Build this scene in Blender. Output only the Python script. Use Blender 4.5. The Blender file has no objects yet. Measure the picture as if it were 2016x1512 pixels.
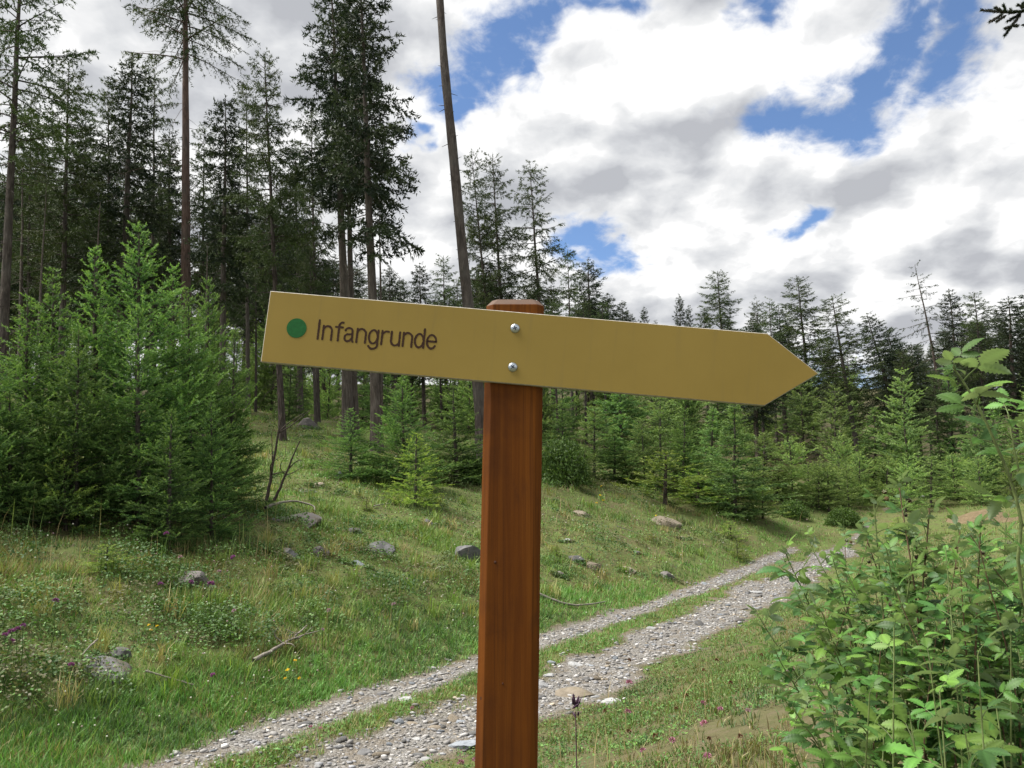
import bpy, bmesh, math, random
import numpy as np
from mathutils import Vector, Matrix

# ------------------------------------------------------------------ camera
scene = bpy.context.scene
FPX = 1525.0                      # focal length in pixels of the 2016 px wide photograph
PITCH = math.radians(8.3)
CAMZ = 2.0                        # above the wheel ruts of the track
cam_data = bpy.data.cameras.new("camera")
cam_data.sensor_width = 36.0
cam_data.lens = 36.0 * FPX / 2016.0
cam_data.clip_start = 0.05
cam_data.clip_end = 3000.0
cam = bpy.data.objects.new("camera", cam_data)
cam.location = (0, 0, CAMZ)
cam.rotation_euler = (math.pi / 2 + PITCH, 0, 0)
scene.collection.objects.link(cam)
scene.camera = cam

# ------------------------------------------------------------------ exposure
scene.render.engine = 'CYCLES'
scene.view_settings.view_transform = 'Standard'
scene.view_settings.look = 'None'
scene.view_settings.exposure = 1.85
scene.view_settings.gamma = 1.0
scene.view_settings.use_curve_mapping = False
scene.cycles.use_denoising = True
scene.cycles.max_bounces = 4
scene.cycles.diffuse_bounces = 2
scene.cycles.glossy_bounces = 2
scene.cycles.transmission_bounces = 2
scene.cycles.transparent_max_bounces = 4
scene.cycles.caustics_reflective = False
scene.cycles.caustics_refractive = False


def ray(px, py):
    u = (px - 1008.0) / FPX
    v = (756.0 - py) / FPX
    return np.array([u, math.cos(PITCH) - v * math.sin(PITCH), math.sin(PITCH) + v * math.cos(PITCH)])


# ------------------------------------------------------------------ sun
SUN_DIR = Vector((-0.52, 0.02, 0.85)).normalized()
sun_data = bpy.data.lights.new("sun", 'SUN')
sun_data.energy = 2.7
sun_data.angle = math.radians(40)
sun_data.color = (1.0, 0.95, 0.87)
sun = bpy.data.objects.new("sun", sun_data)
sun.rotation_euler = SUN_DIR.to_track_quat('Z', 'Y').to_euler()
sun.location = (-20, 5, 40)
scene.collection.objects.link(sun)

# ------------------------------------------------------------------ sky: blue air with a broken layer of cloud
world = bpy.data.worlds.new("World")
scene.world = world
world.use_nodes = True
world.cycles.sampling_method = 'MANUAL'
world.cycles.sample_map_resolution = 512
wt = world.node_tree
for n_ in list(wt.nodes):
    wt.nodes.remove(n_)


class NT:
    """tiny helper for writing node trees as expressions"""
    def __init__(self, tree):
        self.t = tree

    def node(self, kind, **kw):
        n = self.t.nodes.new(kind)
        for k, v in kw.items():
            setattr(n, k, v)
        return n

    def put(self, sock, val):
        if val is None:
            return
        if isinstance(val, bpy.types.NodeSocket):
            self.t.links.new(val, sock)
        else:
            if isinstance(val, (tuple, list)) and sock.type == 'RGBA' and len(val) == 3:
                val = (*val, 1.0)
            sock.default_value = val

    def math(self, op, a, b=None, c=None, clamp=False):
        n = self.node('ShaderNodeMath', operation=op)
        n.use_clamp = clamp
        self.put(n.inputs[0], a)
        self.put(n.inputs[1], b)
        self.put(n.inputs[2], c)
        return n.outputs[0]

    def vec(self, op, a, b=None, scale=None):
        n = self.node('ShaderNodeVectorMath', operation=op)
        self.put(n.inputs[0], a)
        self.put(n.inputs[1], b)
        if scale is not None:
            self.put(n.inputs['Scale'], scale)
        return n.outputs['Value'] if op in ('LENGTH', 'DOT_PRODUCT', 'DISTANCE') else n.outputs[0]

    def noise(self, v, scale, detail=4, rough=0.55, dist=0.0, lac=2.0, dim='3D'):
        n = self.node('ShaderNodeTexNoise')
        n.noise_dimensions = dim
        self.put(n.inputs['Vector'], v)
        n.inputs['Scale'].default_value = scale
        n.inputs['Detail'].default_value = detail
        n.inputs['Roughness'].default_value = rough
        n.inputs['Lacunarity'].default_value = lac
        n.inputs['Distortion'].default_value = dist
        return n.outputs[0]

    def sstep(self, x, a, b, ta=0.0, tb=1.0, kind='SMOOTHSTEP'):
        n = self.node('ShaderNodeMapRange', interpolation_type=kind)
        self.put(n.inputs['Value'], x)
        n.inputs['From Min'].default_value = a
        n.inputs['From Max'].default_value = b
        n.inputs['To Min'].default_value = ta
        n.inputs['To Max'].default_value = tb
        return n.outputs[0]

    def mix(self, f, a, b, mode='MIX'):
        n = self.node('ShaderNodeMix', data_type='RGBA', blend_type=mode)
        self.put(n.inputs[0], f)
        self.put(n.inputs[6], a)
        self.put(n.inputs[7], b)
        return n.outputs[2]

    def ramp(self, f, stops):
        n = self.node('ShaderNodeValToRGB')
        self.put(n.inputs[0], f)
        el = n.color_ramp.elements
        while len(el) < len(stops):
            el.new(0.5)
        for e, (p, c) in zip(el, stops):
            e.position = p
            e.color = (*c, 1.0)
        return n.outputs[0]


W = NT(wt)
SKY_LIFT = 0.33


def cloud_xy(d):
    d = np.asarray(d) / np.linalg.norm(d)
    return d[:2] / (max(d[2], 0.0) + SKY_LIFT)


tc = W.node('ShaderNodeTexCoord')
dirv = W.vec('NORMALIZE', tc.outputs['Generated'])
sep = W.node('ShaderNodeSeparateXYZ')
wt.links.new(dirv, sep.inputs[0])
den = W.math('ADD', W.math('MAXIMUM', sep.outputs[2], 0.0), SKY_LIFT)
cmb = W.node('ShaderNodeCombineXYZ')
W.put(cmb.inputs[0], W.math('DIVIDE', sep.outputs[0], den))
W.put(cmb.inputs[1], W.math('DIVIDE', sep.outputs[1], den))
P = cmb.outputs[0]
# gaps in the cloud layer (capsules on the layer), then torn up by noise
GAPS = [((905, 180), (1000, 95), 36), ((1000, 105), (1040, 140), 26), ((1015, 60), (1090, 12), 36), ((1090, 10), (1250, 2), 24),
        ((1520, 235), (1690, 255), 36), ((1690, 240), (1775, 90), 36), ((1775, 90), (1795, 35), 30), ((1845, 175), (1890, 10), 36),
        ((1150, 455), (1195, 515), 26), ((1150, 505), (1100, 480), 18), ((1545, 465), (1618, 428), 18), ((815, 255), (805, 275), 14), ((908, 205), (904, 225), 12),
        ((1490, -20), (1512, 25), 26)]
wn = W.node('ShaderNodeTexNoise')
wn.noise_dimensions = '2D'
W.put(wn.inputs['Vector'], P)
wn.inputs['Scale'].default_value = 5.5
wn.inputs['Detail'].default_value = 4
wn.inputs['Roughness'].default_value = 0.6
wvec = W.vec('SUBTRACT', wn.outputs['Color'], (0.5, 0.5, 0.5))
PW = W.vec('ADD', P, W.vec('SCALE', wvec, scale=0.11))
gmin = None
for a_, b_, w_ in GAPS:
    A = cloud_xy(ray(*a_))
    B = cloud_xy(ray(*b_))
    wd = np.linalg.norm(cloud_xy(ray(a_[0] + w_, a_[1])) - A)
    ab = B - A
    L2 = float(ab @ ab) + 1e-9
    pa = W.vec('SUBTRACT', PW, (float(A[0]), float(A[1]), 0))
    h_ = W.math('MULTIPLY', W.vec('DOT_PRODUCT', pa, (float(ab[0]), float(ab[1]), 0)), 1.0 / L2, clamp=True)
    near = W.vec('SCALE', (float(ab[0]), float(ab[1]), 0.0), scale=h_)
    dst = W.math('MULTIPLY', W.vec('DISTANCE', pa, near), 1.0 / float(wd))
    gmin = dst if gmin is None else W.math('MINIMUM', gmin, dst)
fine = W.noise(P, 17.0, 5, 0.62, 0.2, dim='2D')
wisp = W.noise(P, 6.0, 3, 0.6, 0.0, dim='2D')
edge = W.math('ADD', gmin, W.math('ADD', W.math('MULTIPLY', W.math('SUBTRACT', fine, 0.5), 3.6), W.math('MULTIPLY', W.math('SUBTRACT', wisp, 0.5), 3.0)))
hole = W.sstep(edge, 0.45, 2.7)                        # 0 in the gap, 1 in the cloud
big = W.noise(W.vec('ADD', P, (7.3, 2.1, 0)), 0.8, 2, 0.5, dim='2D')
far_gap = W.sstep(W.math('ADD', big, W.math('MULTIPLY', fine, 0.12)), 0.74, 0.84, 1.0, 0.0)
cover = W.math('MULTIPLY', hole, far_gap)


# light and dark in the cloud: heaped billows, lit on the side that faces up and to the sun, grey below
def billow(v):
    a_ = W.noise(v, 2.8, 6, 0.52, 0.0, dim='2D')
    vo = W.node('ShaderNodeTexVoronoi', feature='SMOOTH_F1')
    vo.voronoi_dimensions = '2D'
    W.put(vo.inputs['Vector'], v)
    vo.inputs['Scale'].default_value = 6.5
    vo.inputs['Smoothness'].default_value = 0.7
    vo2 = W.node('ShaderNodeTexVoronoi', feature='SMOOTH_F1')
    vo2.voronoi_dimensions = '2D'
    W.put(vo2.inputs['Vector'], v)
    vo2.inputs['Scale'].default_value = 15.0
    vo2.inputs['Smoothness'].default_value = 0.7
    return W.math('SUBTRACT', W.math('SUBTRACT', a_, W.math('MULTIPLY', vo.outputs['Distance'], 0.30)), W.math('MULTIPLY', vo2.outputs['Distance'], 0.13))


PN = W.vec('ADD', W.vec('ADD', P, W.vec('SCALE', wvec, scale=0.06)), (3.7, 9.2, 0.0))
n0 = billow(PN)
toward = W.vec('ADD', W.vec('SCALE', P, scale=-0.055), (-0.030, 0.0, 0.0))
n1 = billow(W.vec('ADD', PN, toward))
emb = W.math('MULTIPLY', W.math('SUBTRACT', n0, n1), 3.0)
lump = W.noise(PN, 1.5, 3, 0.5, dim='2D')
bright = W.math('ADD', W.math('SUBTRACT', 0.91, W.math('MULTIPLY', W.sstep(lump, 0.42, 0.68), 0.24)), emb)
rim = W.sstep(edge, 1.0, 4.5, 0.26, 0.0)
bright = W.math('ADD', bright, rim)
puff = W.noise(PN, 11.0, 6, 0.6, 0.0, dim='2D')
bright = W.math('ADD', bright, W.math('MULTIPLY', W.math('SUBTRACT', puff, 0.5), 0.70))
bright = W.math('MAXIMUM', W.math('MINIMUM', bright, 1.12), 0.10)
ccol = W.ramp(W.sstep(bright, 0.25, 1.10, kind='LINEAR'), [(0.0, (0.35, 0.36, 0.385)), (0.35, (0.45, 0.46, 0.48)), (0.62, (0.54, 0.548, 0.56)), (0.85, (0.62, 0.623, 0.628)), (1.0, (0.71, 0.71, 0.71))])
sky = W.node('ShaderNodeTexSky', sky_type='NISHITA')
sky.sun_disc = False
sky.sun_elevation = math.asin(SUN_DIR.z)
sky.sun_rotation = math.atan2(SUN_DIR.x, SUN_DIR.y) % (2 * math.pi)
sky.altitude = 1800
sky.air_density = 1.0
sky.dust_density = 0.1
sky.ozone_density = 4.0
bg_sky = W.node('ShaderNodeBackground')
W.put(bg_sky.inputs['Color'], sky.outputs[0])
bg_sky.inputs['Strength'].default_value = 0.052
bg_cl = W.node('ShaderNodeBackground')
W.put(bg_cl.inputs['Color'], ccol)
bg_cl.inputs['Strength'].default_value = 0.41
ms = W.node('ShaderNodeMixShader')
W.put(ms.inputs[0], cover)
wt.links.new(bg_sky.outputs[0], ms.inputs[1])
wt.links.new(bg_cl.outputs[0], ms.inputs[2])
wo = W.node('ShaderNodeOutputWorld')
wt.links.new(ms.outputs[0], wo.inputs[0])

# ------------------------------------------------------------------ helpers
COL = scene.collection
rng = np.random.default_rng(7)


def hash2(ix, iy, seed):
    h = (ix.astype(np.int64) * 374761393 + iy.astype(np.int64) * 668265263 + seed * 1442695041) & 0xffffffff
    h = ((h ^ (h >> 13)) * 1274126177) & 0xffffffff
    h = h ^ (h >> 16)
    return (h & 0xffffff) / float(0xffffff)


def vnoise(x, y, seed=0):
    x = np.asarray(x, float)
    y = np.asarray(y, float)
    ix = np.floor(x)
    iy = np.floor(y)
    fx = x - ix
    fy = y - iy
    fx = fx * fx * (3 - 2 * fx)
    fy = fy * fy * (3 - 2 * fy)
    a = hash2(ix, iy, seed)
    b = hash2(ix + 1, iy, seed)
    c = hash2(ix, iy + 1, seed)
    d = hash2(ix + 1, iy + 1, seed)
    return (a * (1 - fx) + b * fx) * (1 - fy) + (c * (1 - fx) + d * fx) * fy


def fbm(x, y, seed=0, octv=4):
    t = 0
    amp = 0.5
    for o in range(octv):
        t = t + amp * vnoise(np.asarray(x) * 2 ** o + o * 17.3, np.asarray(y) * 2 ** o - o * 9.1, seed + o)
        amp *= 0.5
    return t / (1 - 0.5 ** octv)


def sst(x, a, b):
    t = np.clip((np.asarray(x, float) - a) / (b - a), 0, 1)
    return t * t * (3 - 2 * t)


TO = np.array([-2.56, 6.2])
TT = np.array([0.518, 0.855])
TN = np.array([-0.855, 0.518])


def track_su(x, y):
    dx = np.asarray(x, float) - TO[0]
    dy = np.asarray(y, float) - TO[1]
    u = dx * TT[0] + dy * TT[1]
    s = dx * TN[0] + dy * TN[1]
    s = s + 0.0024 * np.clip(u - 22, 0, None) ** 2        # the track swings a little to the right further up
    return s, u


def height(x, y):
    x = np.asarray(x, float)
    y = np.asarray(y, float)
    s, u = track_su(x, y)
    q = np.clip(s - 0.28, 0, None)
    q = q * q / (q + 0.25)
    fade = 1 - 0.45 * sst(u, 16, 36)
    bank = (0.12 * 30 * np.tanh(q / 30) + 1.9 * (1 - np.exp(-q / 6.5))) * fade
    p = np.clip(-1.85 - s, 0, None)
    p = p * p / (p + 0.4)
    near = 1.25 * np.tanh(0.26 * p) * (1 - 0.5 * sst(u, 14, 30))
    k = np.clip((y - 27) / 4, -30, 30)
    climb = 0.20 * 4 * np.log1p(np.exp(k))
    climb = 9.5 * np.tanh(climb / 9.5) + 7.0 * sst(y, 62, 125)
    off_track = np.clip(np.maximum(s - 0.3, -1.9 - s), 0, 1.2) / 1.2
    bumps = off_track * (0.34 * (fbm(x * 0.33, y * 0.33, 3, 3) - 0.5) + 0.30 * (fbm(x * 1.1, y * 1.1, 9, 3) - 0.5) * np.clip(0.25 + 0.4 * (s > 0), 0, 1) * 1.5)
    strip = 0.03 * np.exp(-((s + 0.53) / 0.2) ** 2) - 0.02 * np.exp(-((s + 1.25) / 0.45) ** 2) - 0.015 * np.exp(-(s / 0.25) ** 2)
    return bank + near + climb + bumps + strip


def rut(x, y):
    """>0 inside the bare wheel ruts"""
    s, u = track_su(x, y)
    w = 0.36 * (fbm(np.asarray(u) * 0.8, np.asarray(s) * 1.5, 21, 4) - 0.5) + 0.16 * (fbm(np.asarray(u) * 4, np.asarray(s) * 4, 23, 2) - 0.5)
    r1 = 0.25 - np.abs(s + 0.02) + w
    r2 = 0.49 - np.abs(s + 1.36) + w * 2.2
    return np.maximum(r1, r2) - 0.6 * sst(u, 20, 26)


def hit(px, py, tmax=140.0):
    r = ray(px, py)
    t = np.concatenate([np.arange(1.2, 30, 0.02), np.arange(30, tmax, 0.1)])
    z = CAMZ + r[2] * t
    h = height(r[0] * t, r[1] * t)
    i = np.argmax(z < h)
    if z[i] >= h[i]:
        i = len(t) - 1
    return np.array([r[0] * t[i], r[1] * t[i], h[i]])


def at_dist(px, py, d):
    """point on a pixel's ray at world depth y = d"""
    r = ray(px, py)
    t = d / r[1]
    return np.array([r[0] * t, d, CAMZ + r[2] * t])


def gz(x, y):
    return float(height(np.array([x]), np.array([y]))[0])


def make_mesh(name, V, F, smooth=False, col=None, uv=None, mats=None):
    V = np.asarray(V, np.float32).reshape(-1, 3)
    me = bpy.data.meshes.new(name)
    if isinstance(F, np.ndarray):
        n, k = F.shape
        me.vertices.add(len(V))
        me.vertices.foreach_set('co', V.ravel())
        me.loops.add(n * k)
        me.loops.foreach_set('vertex_index', F.astype(np.int32).ravel())
        me.polygons.add(n)
        me.polygons.foreach_set('loop_start', (np.arange(n) * k).astype(np.int32))
        try:
            me.polygons.foreach_set('loop_total', np.full(n, k, np.int32))
        except Exception:
            pass
        me.update(calc_edges=True)
    else:
        me.from_pydata([tuple(v) for v in V], [], F)
        me.update()
    if smooth:
        me.polygons.foreach_set('use_smooth', np.ones(len(me.polygons), bool))
    if col is not None:
        c = np.asarray(col, np.float32)
        if c.shape[1] == 3:
            c = np.concatenate([c, np.ones((len(c), 1), np.float32)], 1)
        at = me.color_attributes.new('Col', 'FLOAT_COLOR', 'POINT')
        at.data.foreach_set('color', c.ravel())
    for m in (mats or []):
        me.materials.append(m)
    return me


def obj(name, me, mat=None, parent=None, loc=None):
    o = bpy.data.objects.new(name, me)
    if mat is not None and not me.materials:
        me.materials.append(mat)
    COL.objects.link(o)
    if parent is not None:
        o.parent = parent
    if loc is not None:
        o.location = loc
    return o


def tag(o, label=None, cat=None, group=None, kind=None):
    if label:
        o['label'] = label
    if cat:
        o['category'] = cat
    if group:
        o['group'] = group
    if kind:
        o['kind'] = kind
    return o


def empty(name, loc, label, cat, group=None):
    o = bpy.data.objects.new(name, None)
    o.empty_display_size = 0.2
    o.location = loc
    COL.objects.link(o)
    return tag(o, label, cat, group)


def tubes(N, R, sides=4, cap=True):
    """N (B,K,3) node positions, R (B,K) radii -> verts, quads"""
    N = np.asarray(N, float)
    R = np.asarray(R, float)
    B, K, _ = N.shape
    T = np.gradient(N, axis=1)
    T /= np.linalg.norm(T, axis=2, keepdims=True) + 1e-9
    ref = np.where(np.abs(T[:, :1, 2:3]) > 0.8, np.array([1.0, 0, 0]), np.array([0, 0, 1.0]))
    ref = np.broadcast_to(ref, T.shape)
    A = np.cross(T, ref)
    A /= np.linalg.norm(A, axis=2, keepdims=True) + 1e-9
    Bv = np.cross(T, A)
    an = np.arange(sides) / sides * 2 * np.pi
    V = N[:, :, None, :] + R[:, :, None, None] * (np.cos(an)[None, None, :, None] * A[:, :, None, :] + np.sin(an)[None, None, :, None] * Bv[:, :, None, :])
    idx = np.arange(B * K * sides).reshape(B, K, sides)
    a = idx[:, :-1, :]
    b = np.roll(a, -1, axis=2)
    d = idx[:, 1:, :]
    c = np.roll(d, -1, axis=2)
    Q = np.stack([a, b, c, d], -1).reshape(-1, 4)
    return V.reshape(-1, 3), Q


def tube1(pts, rad, sides=8, wob=0.0, seed=0):
    pts = np.asarray(pts, float)
    rad = np.asarray(rad, float)
    if wob:
        r = np.random.default_rng(seed)
        pts = pts + r.normal(0, wob, pts.shape)
    return tubes(pts[None], rad[None], sides)


def spline(pts, n):
    """Catmull-Rom through pts"""
    p = np.asarray(pts, float)
    p = np.vstack([2 * p[0] - p[1], p, 2 * p[-1] - p[-2]])
    m = len(p) - 3
    out = []
    for tt in np.linspace(0, m - 1e-6, n):
        i = int(tt)
        t = tt - i
        a, b, c, d = p[i:i + 4]
        out.append(0.5 * (2 * b + (c - a) * t + (2 * a - 5 * b + 4 * c - d) * t * t + (3 * b - a - 3 * c + d) * t ** 3))
    return np.array(out)


def quads_to_tris(Q):
    return np.concatenate([Q[:, [0, 1, 2]], Q[:, [0, 2, 3]]], 0)


# ------------------------------------------------------------------ materials
def new_mat(name):
    m = bpy.data.materials.new(name)
    m.use_nodes = True
    t = m.node_tree
    for n in list(t.nodes):
        t.nodes.remove(n)
    h = NT(t)
    out = h.node('ShaderNodeOutputMaterial')
    return m, h, out


def principled(h, col, rough=0.7, spec=0.3, metal=0.0, bump=None, bstr=0.4, bdist=0.01):
    b = h.node('ShaderNodeBsdfPrincipled')
    h.put(b.inputs['Base Color'], col)
    h.put(b.inputs['Roughness'], rough)
    h.put(b.inputs['Specular IOR Level'], spec)
    h.put(b.inputs['Metallic'], metal)
    if bump is not None:
        bn = h.node('ShaderNodeBump')
        bn.inputs['Strength'].default_value = bstr
        bn.inputs['Distance'].default_value = bdist
        h.put(bn.inputs['Height'], bump)
        h.t.links.new(bn.outputs[0], b.inputs['Normal'])
    return b.outputs[0]


def objco(h):
    return h.node('ShaderNodeTexCoord').outputs['Object']


def geopos(h):
    return h.node('ShaderNodeNewGeometry').outputs['Position']


def leaf_mat(name, tint=(1, 1, 1), trans=0.30, rough=0.55, spec=0.25, rnd=0.25, back=None):
    """foliage: vertex colour of each leaf, slightly different from plant to plant, some light through the blade"""
    m, h, out = new_mat(name)
    at = h.node('ShaderNodeVertexColor')
    at.layer_name = 'Col'
    oi = h.node('ShaderNodeObjectInfo')
    f = h.sstep(oi.outputs['Random'], 0, 1, 1 - rnd, 1 + rnd, 'LINEAR')
    c = h.mix(1.0, at.outputs[0], tint, 'MULTIPLY')
    hs = h.node('ShaderNodeHueSaturation')
    h.put(hs.inputs['Color'], c)
    h.put(hs.inputs['Value'], f)
    h.put(hs.inputs['Hue'], h.sstep(oi.outputs['Random'], 0, 1, 0.49, 0.512, 'LINEAR'))
    c = hs.outputs[0]
    if back:
        g = h.node('ShaderNodeNewGeometry')
        c = h.mix(g.outputs['Backfacing'], c, h.mix(0.6, c, back))
    b = principled(h, c, rough, spec)
    tr = h.node('ShaderNodeBsdfTranslucent')
    h.put(tr.inputs['Color'], h.mix(1.0, c, (1.15, 1.25, 0.6), 'MULTIPLY'))
    mx = h.node('ShaderNodeMixShader')
    mx.inputs[0].default_value = trans
    h.t.links.new(b, mx.inputs[1])
    h.t.links.new(tr.outputs[0], mx.inputs[2])
    h.t.links.new(mx.outputs[0], out.inputs[0])
    return m


def bark_mat(name, c1, c2, scale=6.0):
    m, h, out = new_mat(name)
    co = objco(h)
    mp = h.node('ShaderNodeMapping')
    h.put(mp.inputs['Vector'], co)
    mp.inputs['Scale'].default_value = (scale * 2.2, scale * 2.2, scale * 0.45)
    n1 = h.noise(mp.outputs[0], 1.0, 6, 0.65, 0.6)
    n2 = h.noise(co, 0.8, 3)
    c = h.ramp(h.sstep(n1, 0.3, 0.7), [(0.0, tuple(0.45 * v for v in c1)), (0.5, c1), (1.0, c2)])
    c = h.mix(h.sstep(n2, 0.42, 0.7, 0, 0.5), c, (0.11, 0.105, 0.095))
    oi = h.node('ShaderNodeObjectInfo')
    c = h.mix(h.sstep(oi.outputs['Random'], 0, 1, 0.0, 0.45, 'LINEAR'), c, (0.12, 0.11, 0.10))
    h.t.links.new(principled(h, c, 0.9, 0.15, bump=n1, bstr=1.0, bdist=0.06), out.inputs[0])
    return m


def plain_mat(name, col, rough=0.7, spec=0.3, metal=0.0, var=0.25, scale=30.0):
    m, h, out = new_mat(name)
    n = h.noise(objco(h), scale, 5, 0.6)
    c = h.mix(h.sstep(n, 0.3, 0.7), tuple(v * (1 - var) for v in col), tuple(min(1, v * (1 + var)) for v in col))
    h.t.links.new(principled(h, c, rough, spec, metal, bump=n, bstr=0.25, bdist=0.002), out.inputs[0])
    return m


MAT = {}
MAT['grass'] = leaf_mat('grass_blades', trans=0.25, rnd=0.0)
MAT['herb'] = leaf_mat('herb_leaves', trans=0.22, rnd=0.0)
MAT['needle_old'] = leaf_mat('needles_old', trans=0.12, rnd=0.22, spec=0.15)
MAT['needle_young'] = leaf_mat('needles_young', trans=0.30, rnd=0.30, spec=0.15)
MAT['shrub'] = leaf_mat('shrub_leaves', trans=0.28, rnd=0.12)
MAT['raspberry'] = leaf_mat('raspberry_leaves', trans=0.28, rough=0.5, spec=0.28, rnd=0.32, back=(0.30, 0.36, 0.27))
MAT['petal'] = leaf_mat('petals', trans=0.2, rnd=0.15)
MAT['bark_spruce'] = bark_mat('bark_spruce', (0.075, 0.058, 0.048), (0.15, 0.125, 0.11))
MAT['bark_larch'] = bark_mat('bark_larch', (0.060, 0.047, 0.042), (0.115, 0.095, 0.085))
MAT['bark_red'] = bark_mat('bark_reddish', (0.105, 0.060, 0.048), (0.165, 0.105, 0.088))
MAT['bark_young'] = bark_mat('bark_young', (0.055, 0.045, 0.035), (0.12, 0.10, 0.08), 14)
MAT['dead_wood'] = plain_mat('dead_wood', (0.19, 0.17, 0.15), 0.85, 0.15, var=0.4, scale=40)
MAT['dark_wood'] = plain_mat('dark_dead_wood', (0.05, 0.04, 0.033), 0.85, 0.15, var=0.4, scale=40)
MAT['cane'] = plain_mat('green_cane', (0.13, 0.17, 0.06), 0.6, 0.3, var=0.3, scale=60)
MAT['cane_brown'] = plain_mat('brown_cane', (0.115, 0.075, 0.045), 0.7, 0.25, var=0.35, scale=60)

# ------------------------------------------------------------------ ground
def axis(lo, hi, segs):
    """segs: list of (upto, step)"""
    out = [lo]
    v = lo
    for up, st in segs:
        while v < up - 1e-6:
            v = min(v + st, up)
            out.append(v)
    return np.array(out)


gx = axis(-600, 600, [(-150, 50), (-60, 8), (-24, 1.5), (-12, 0.45), (-5, 0.22), (9, 0.12), (16, 0.22), (30, 0.5), (60, 1.5), (150, 8), (600, 50)])
gy = axis(-40, 900, [(-8, 8), (0, 0.8), (2, 0.25), (15, 0.12), (24, 0.22), (40, 0.5), (75, 1.5), (160, 6), (900, 60)])
GX, GY = np.meshgrid(gx, gy)
GZ = height(GX.ravel(), GY.ravel())
V = np.stack([GX.ravel(), GY.ravel(), GZ], 1)
nx, ny = len(gx), len(gy)
ii = np.arange(nx * ny).reshape(ny, nx)
F = np.stack([ii[:-1, :-1], ii[:-1, 1:], ii[1:, 1:], ii[1:, :-1]], -1).reshape(-1, 4)
m, h, out = new_mat('meadow_soil')
p_ = geopos(h)
a1 = h.noise(p_, 0.7, 6, 0.6)
a2 = h.noise(p_, 6.0, 6, 0.7)
a3 = h.noise(p_, 40.0, 4, 0.7)
c = h.ramp(a1, [(0.30, (0.080, 0.115, 0.030)), (0.5, (0.090, 0.118, 0.036)), (0.66, (0.11, 0.105, 0.048))])
c = h.mix(h.sstep(a2, 0.45, 0.65, 0, 0.75), c, (0.075, 0.058, 0.036))
sy_ = h.node('ShaderNodeSeparateXYZ')
h.put(sy_.inputs[0], p_)
sd0 = h.vec('DOT_PRODUCT', h.vec('SUBTRACT', p_, (float(TO[0]), float(TO[1]), 0.0)), (float(TN[0]), float(TN[1]), 0.0))
nf = h.math('MULTIPLY', h.sstep(sd0, -2.2, -1.7, 0.65, 0.0), h.sstep(sy_.outputs[1], 9.0, 14.0, 1.0, 0.0))
c = h.mix(nf, c, h.ramp(a2, [(0.35, (0.050, 0.040, 0.026)), (0.5, (0.085, 0.070, 0.042)), (0.65, (0.120, 0.102, 0.066))]))
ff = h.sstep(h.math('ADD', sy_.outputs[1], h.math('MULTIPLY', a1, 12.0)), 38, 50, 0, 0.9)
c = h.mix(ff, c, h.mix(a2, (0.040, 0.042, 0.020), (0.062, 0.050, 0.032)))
c = h.mix(h.sstep(a3, 0.5, 0.7, 0, 0.5), c, (0.14, 0.12, 0.07))
h.t.links.new(principled(h, c, 0.95, 0.1, bump=a2, bstr=0.8, bdist=0.06), out.inputs[0])
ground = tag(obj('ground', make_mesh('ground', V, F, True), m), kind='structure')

# ------------------------------------------------------------------ gravel track: two bare ruts lying on the ground
us = np.arange(-9, 40, 0.07)
ss = np.arange(-2.7, 0.9, 0.06)
UU, SS = np.meshgrid(us, ss)
bend = 0.0024 * np.clip(UU - 22, 0, None) ** 2
S0 = SS - bend
TX = TO[0] + UU * TT[0] + S0 * TN[0]
TY = TO[1] + UU * TT[1] + S0 * TN[1]
TZ = height(TX.ravel(), TY.ravel()).reshape(TX.shape) + 0.012
msk = rut(TX.ravel(), TY.ravel()).reshape(TX.shape)
TZ = TZ - np.clip(-msk - 0.10, 0, 0.2) * 0.5
ii = np.arange(TX.size).reshape(TX.shape)
keep = (msk[:-1, :-1] > -0.16) | (msk[1:, 1:] > -0.16)
F = np.stack([ii[:-1, :-1], ii[:-1, 1:], ii[1:, 1:], ii[1:, :-1]], -1)[keep]
V = np.stack([TX.ravel(), TY.ravel(), TZ.ravel()], 1)
usedv = np.unique(F)
remap = np.full(len(V), -1)
remap[usedv] = np.arange(len(usedv))
m, h, out = new_mat('gravel_bed')
p_ = geopos(h)
vor = h.node('ShaderNodeTexVoronoi')
h.put(vor.inputs['Vector'], p_)
vor.inputs['Scale'].default_value = 45.0
vor2 = h.node('ShaderNodeTexVoronoi')
h.put(vor2.inputs['Vector'], p_)
vor2.inputs['Scale'].default_value = 120.0
a1 = h.noise(p_, 3.0, 5, 0.65)
a2 = h.noise(p_, 0.9, 3, 0.5)
sp = h.node('ShaderNodeSeparateColor')
h.put(sp.inputs[0], vor.outputs['Color'])
c = h.ramp(sp.outputs[0], [(0.0, (0.13, 0.125, 0.12)), (0.5, (0.23, 0.225, 0.215)), (0.85, (0.33, 0.325, 0.32)), (1.0, (0.45, 0.44, 0.43))])
c = h.mix(h.sstep(a1, 0.42, 0.66, 0, 0.8), c, (0.175, 0.145, 0.105))
c = h.mix(h.sstep(vor2.outputs['Distance'], 0.25, 0.6, 0, 0.45), c, (0.07, 0.063, 0.055))
at = h.node('ShaderNodeVertexColor')
at.layer_name = 'Col'
ef = h.math('SUBTRACT', 1.0, h.math('ADD', at.outputs[0], h.math('MULTIPLY', h.math('SUBTRACT', a1, 0.5), 1.3)), clamp=True)
c = h.mix(ef, c, h.mix(h.sstep(a2, 0.35, 0.65), (0.135, 0.112, 0.075), (0.105, 0.095, 0.055)))
bh = h.math('ADD', h.math('MULTIPLY', vor.outputs['Distance'], -1.0), h.math('MULTIPLY', vor2.outputs['Distance'], -0.5))
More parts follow.
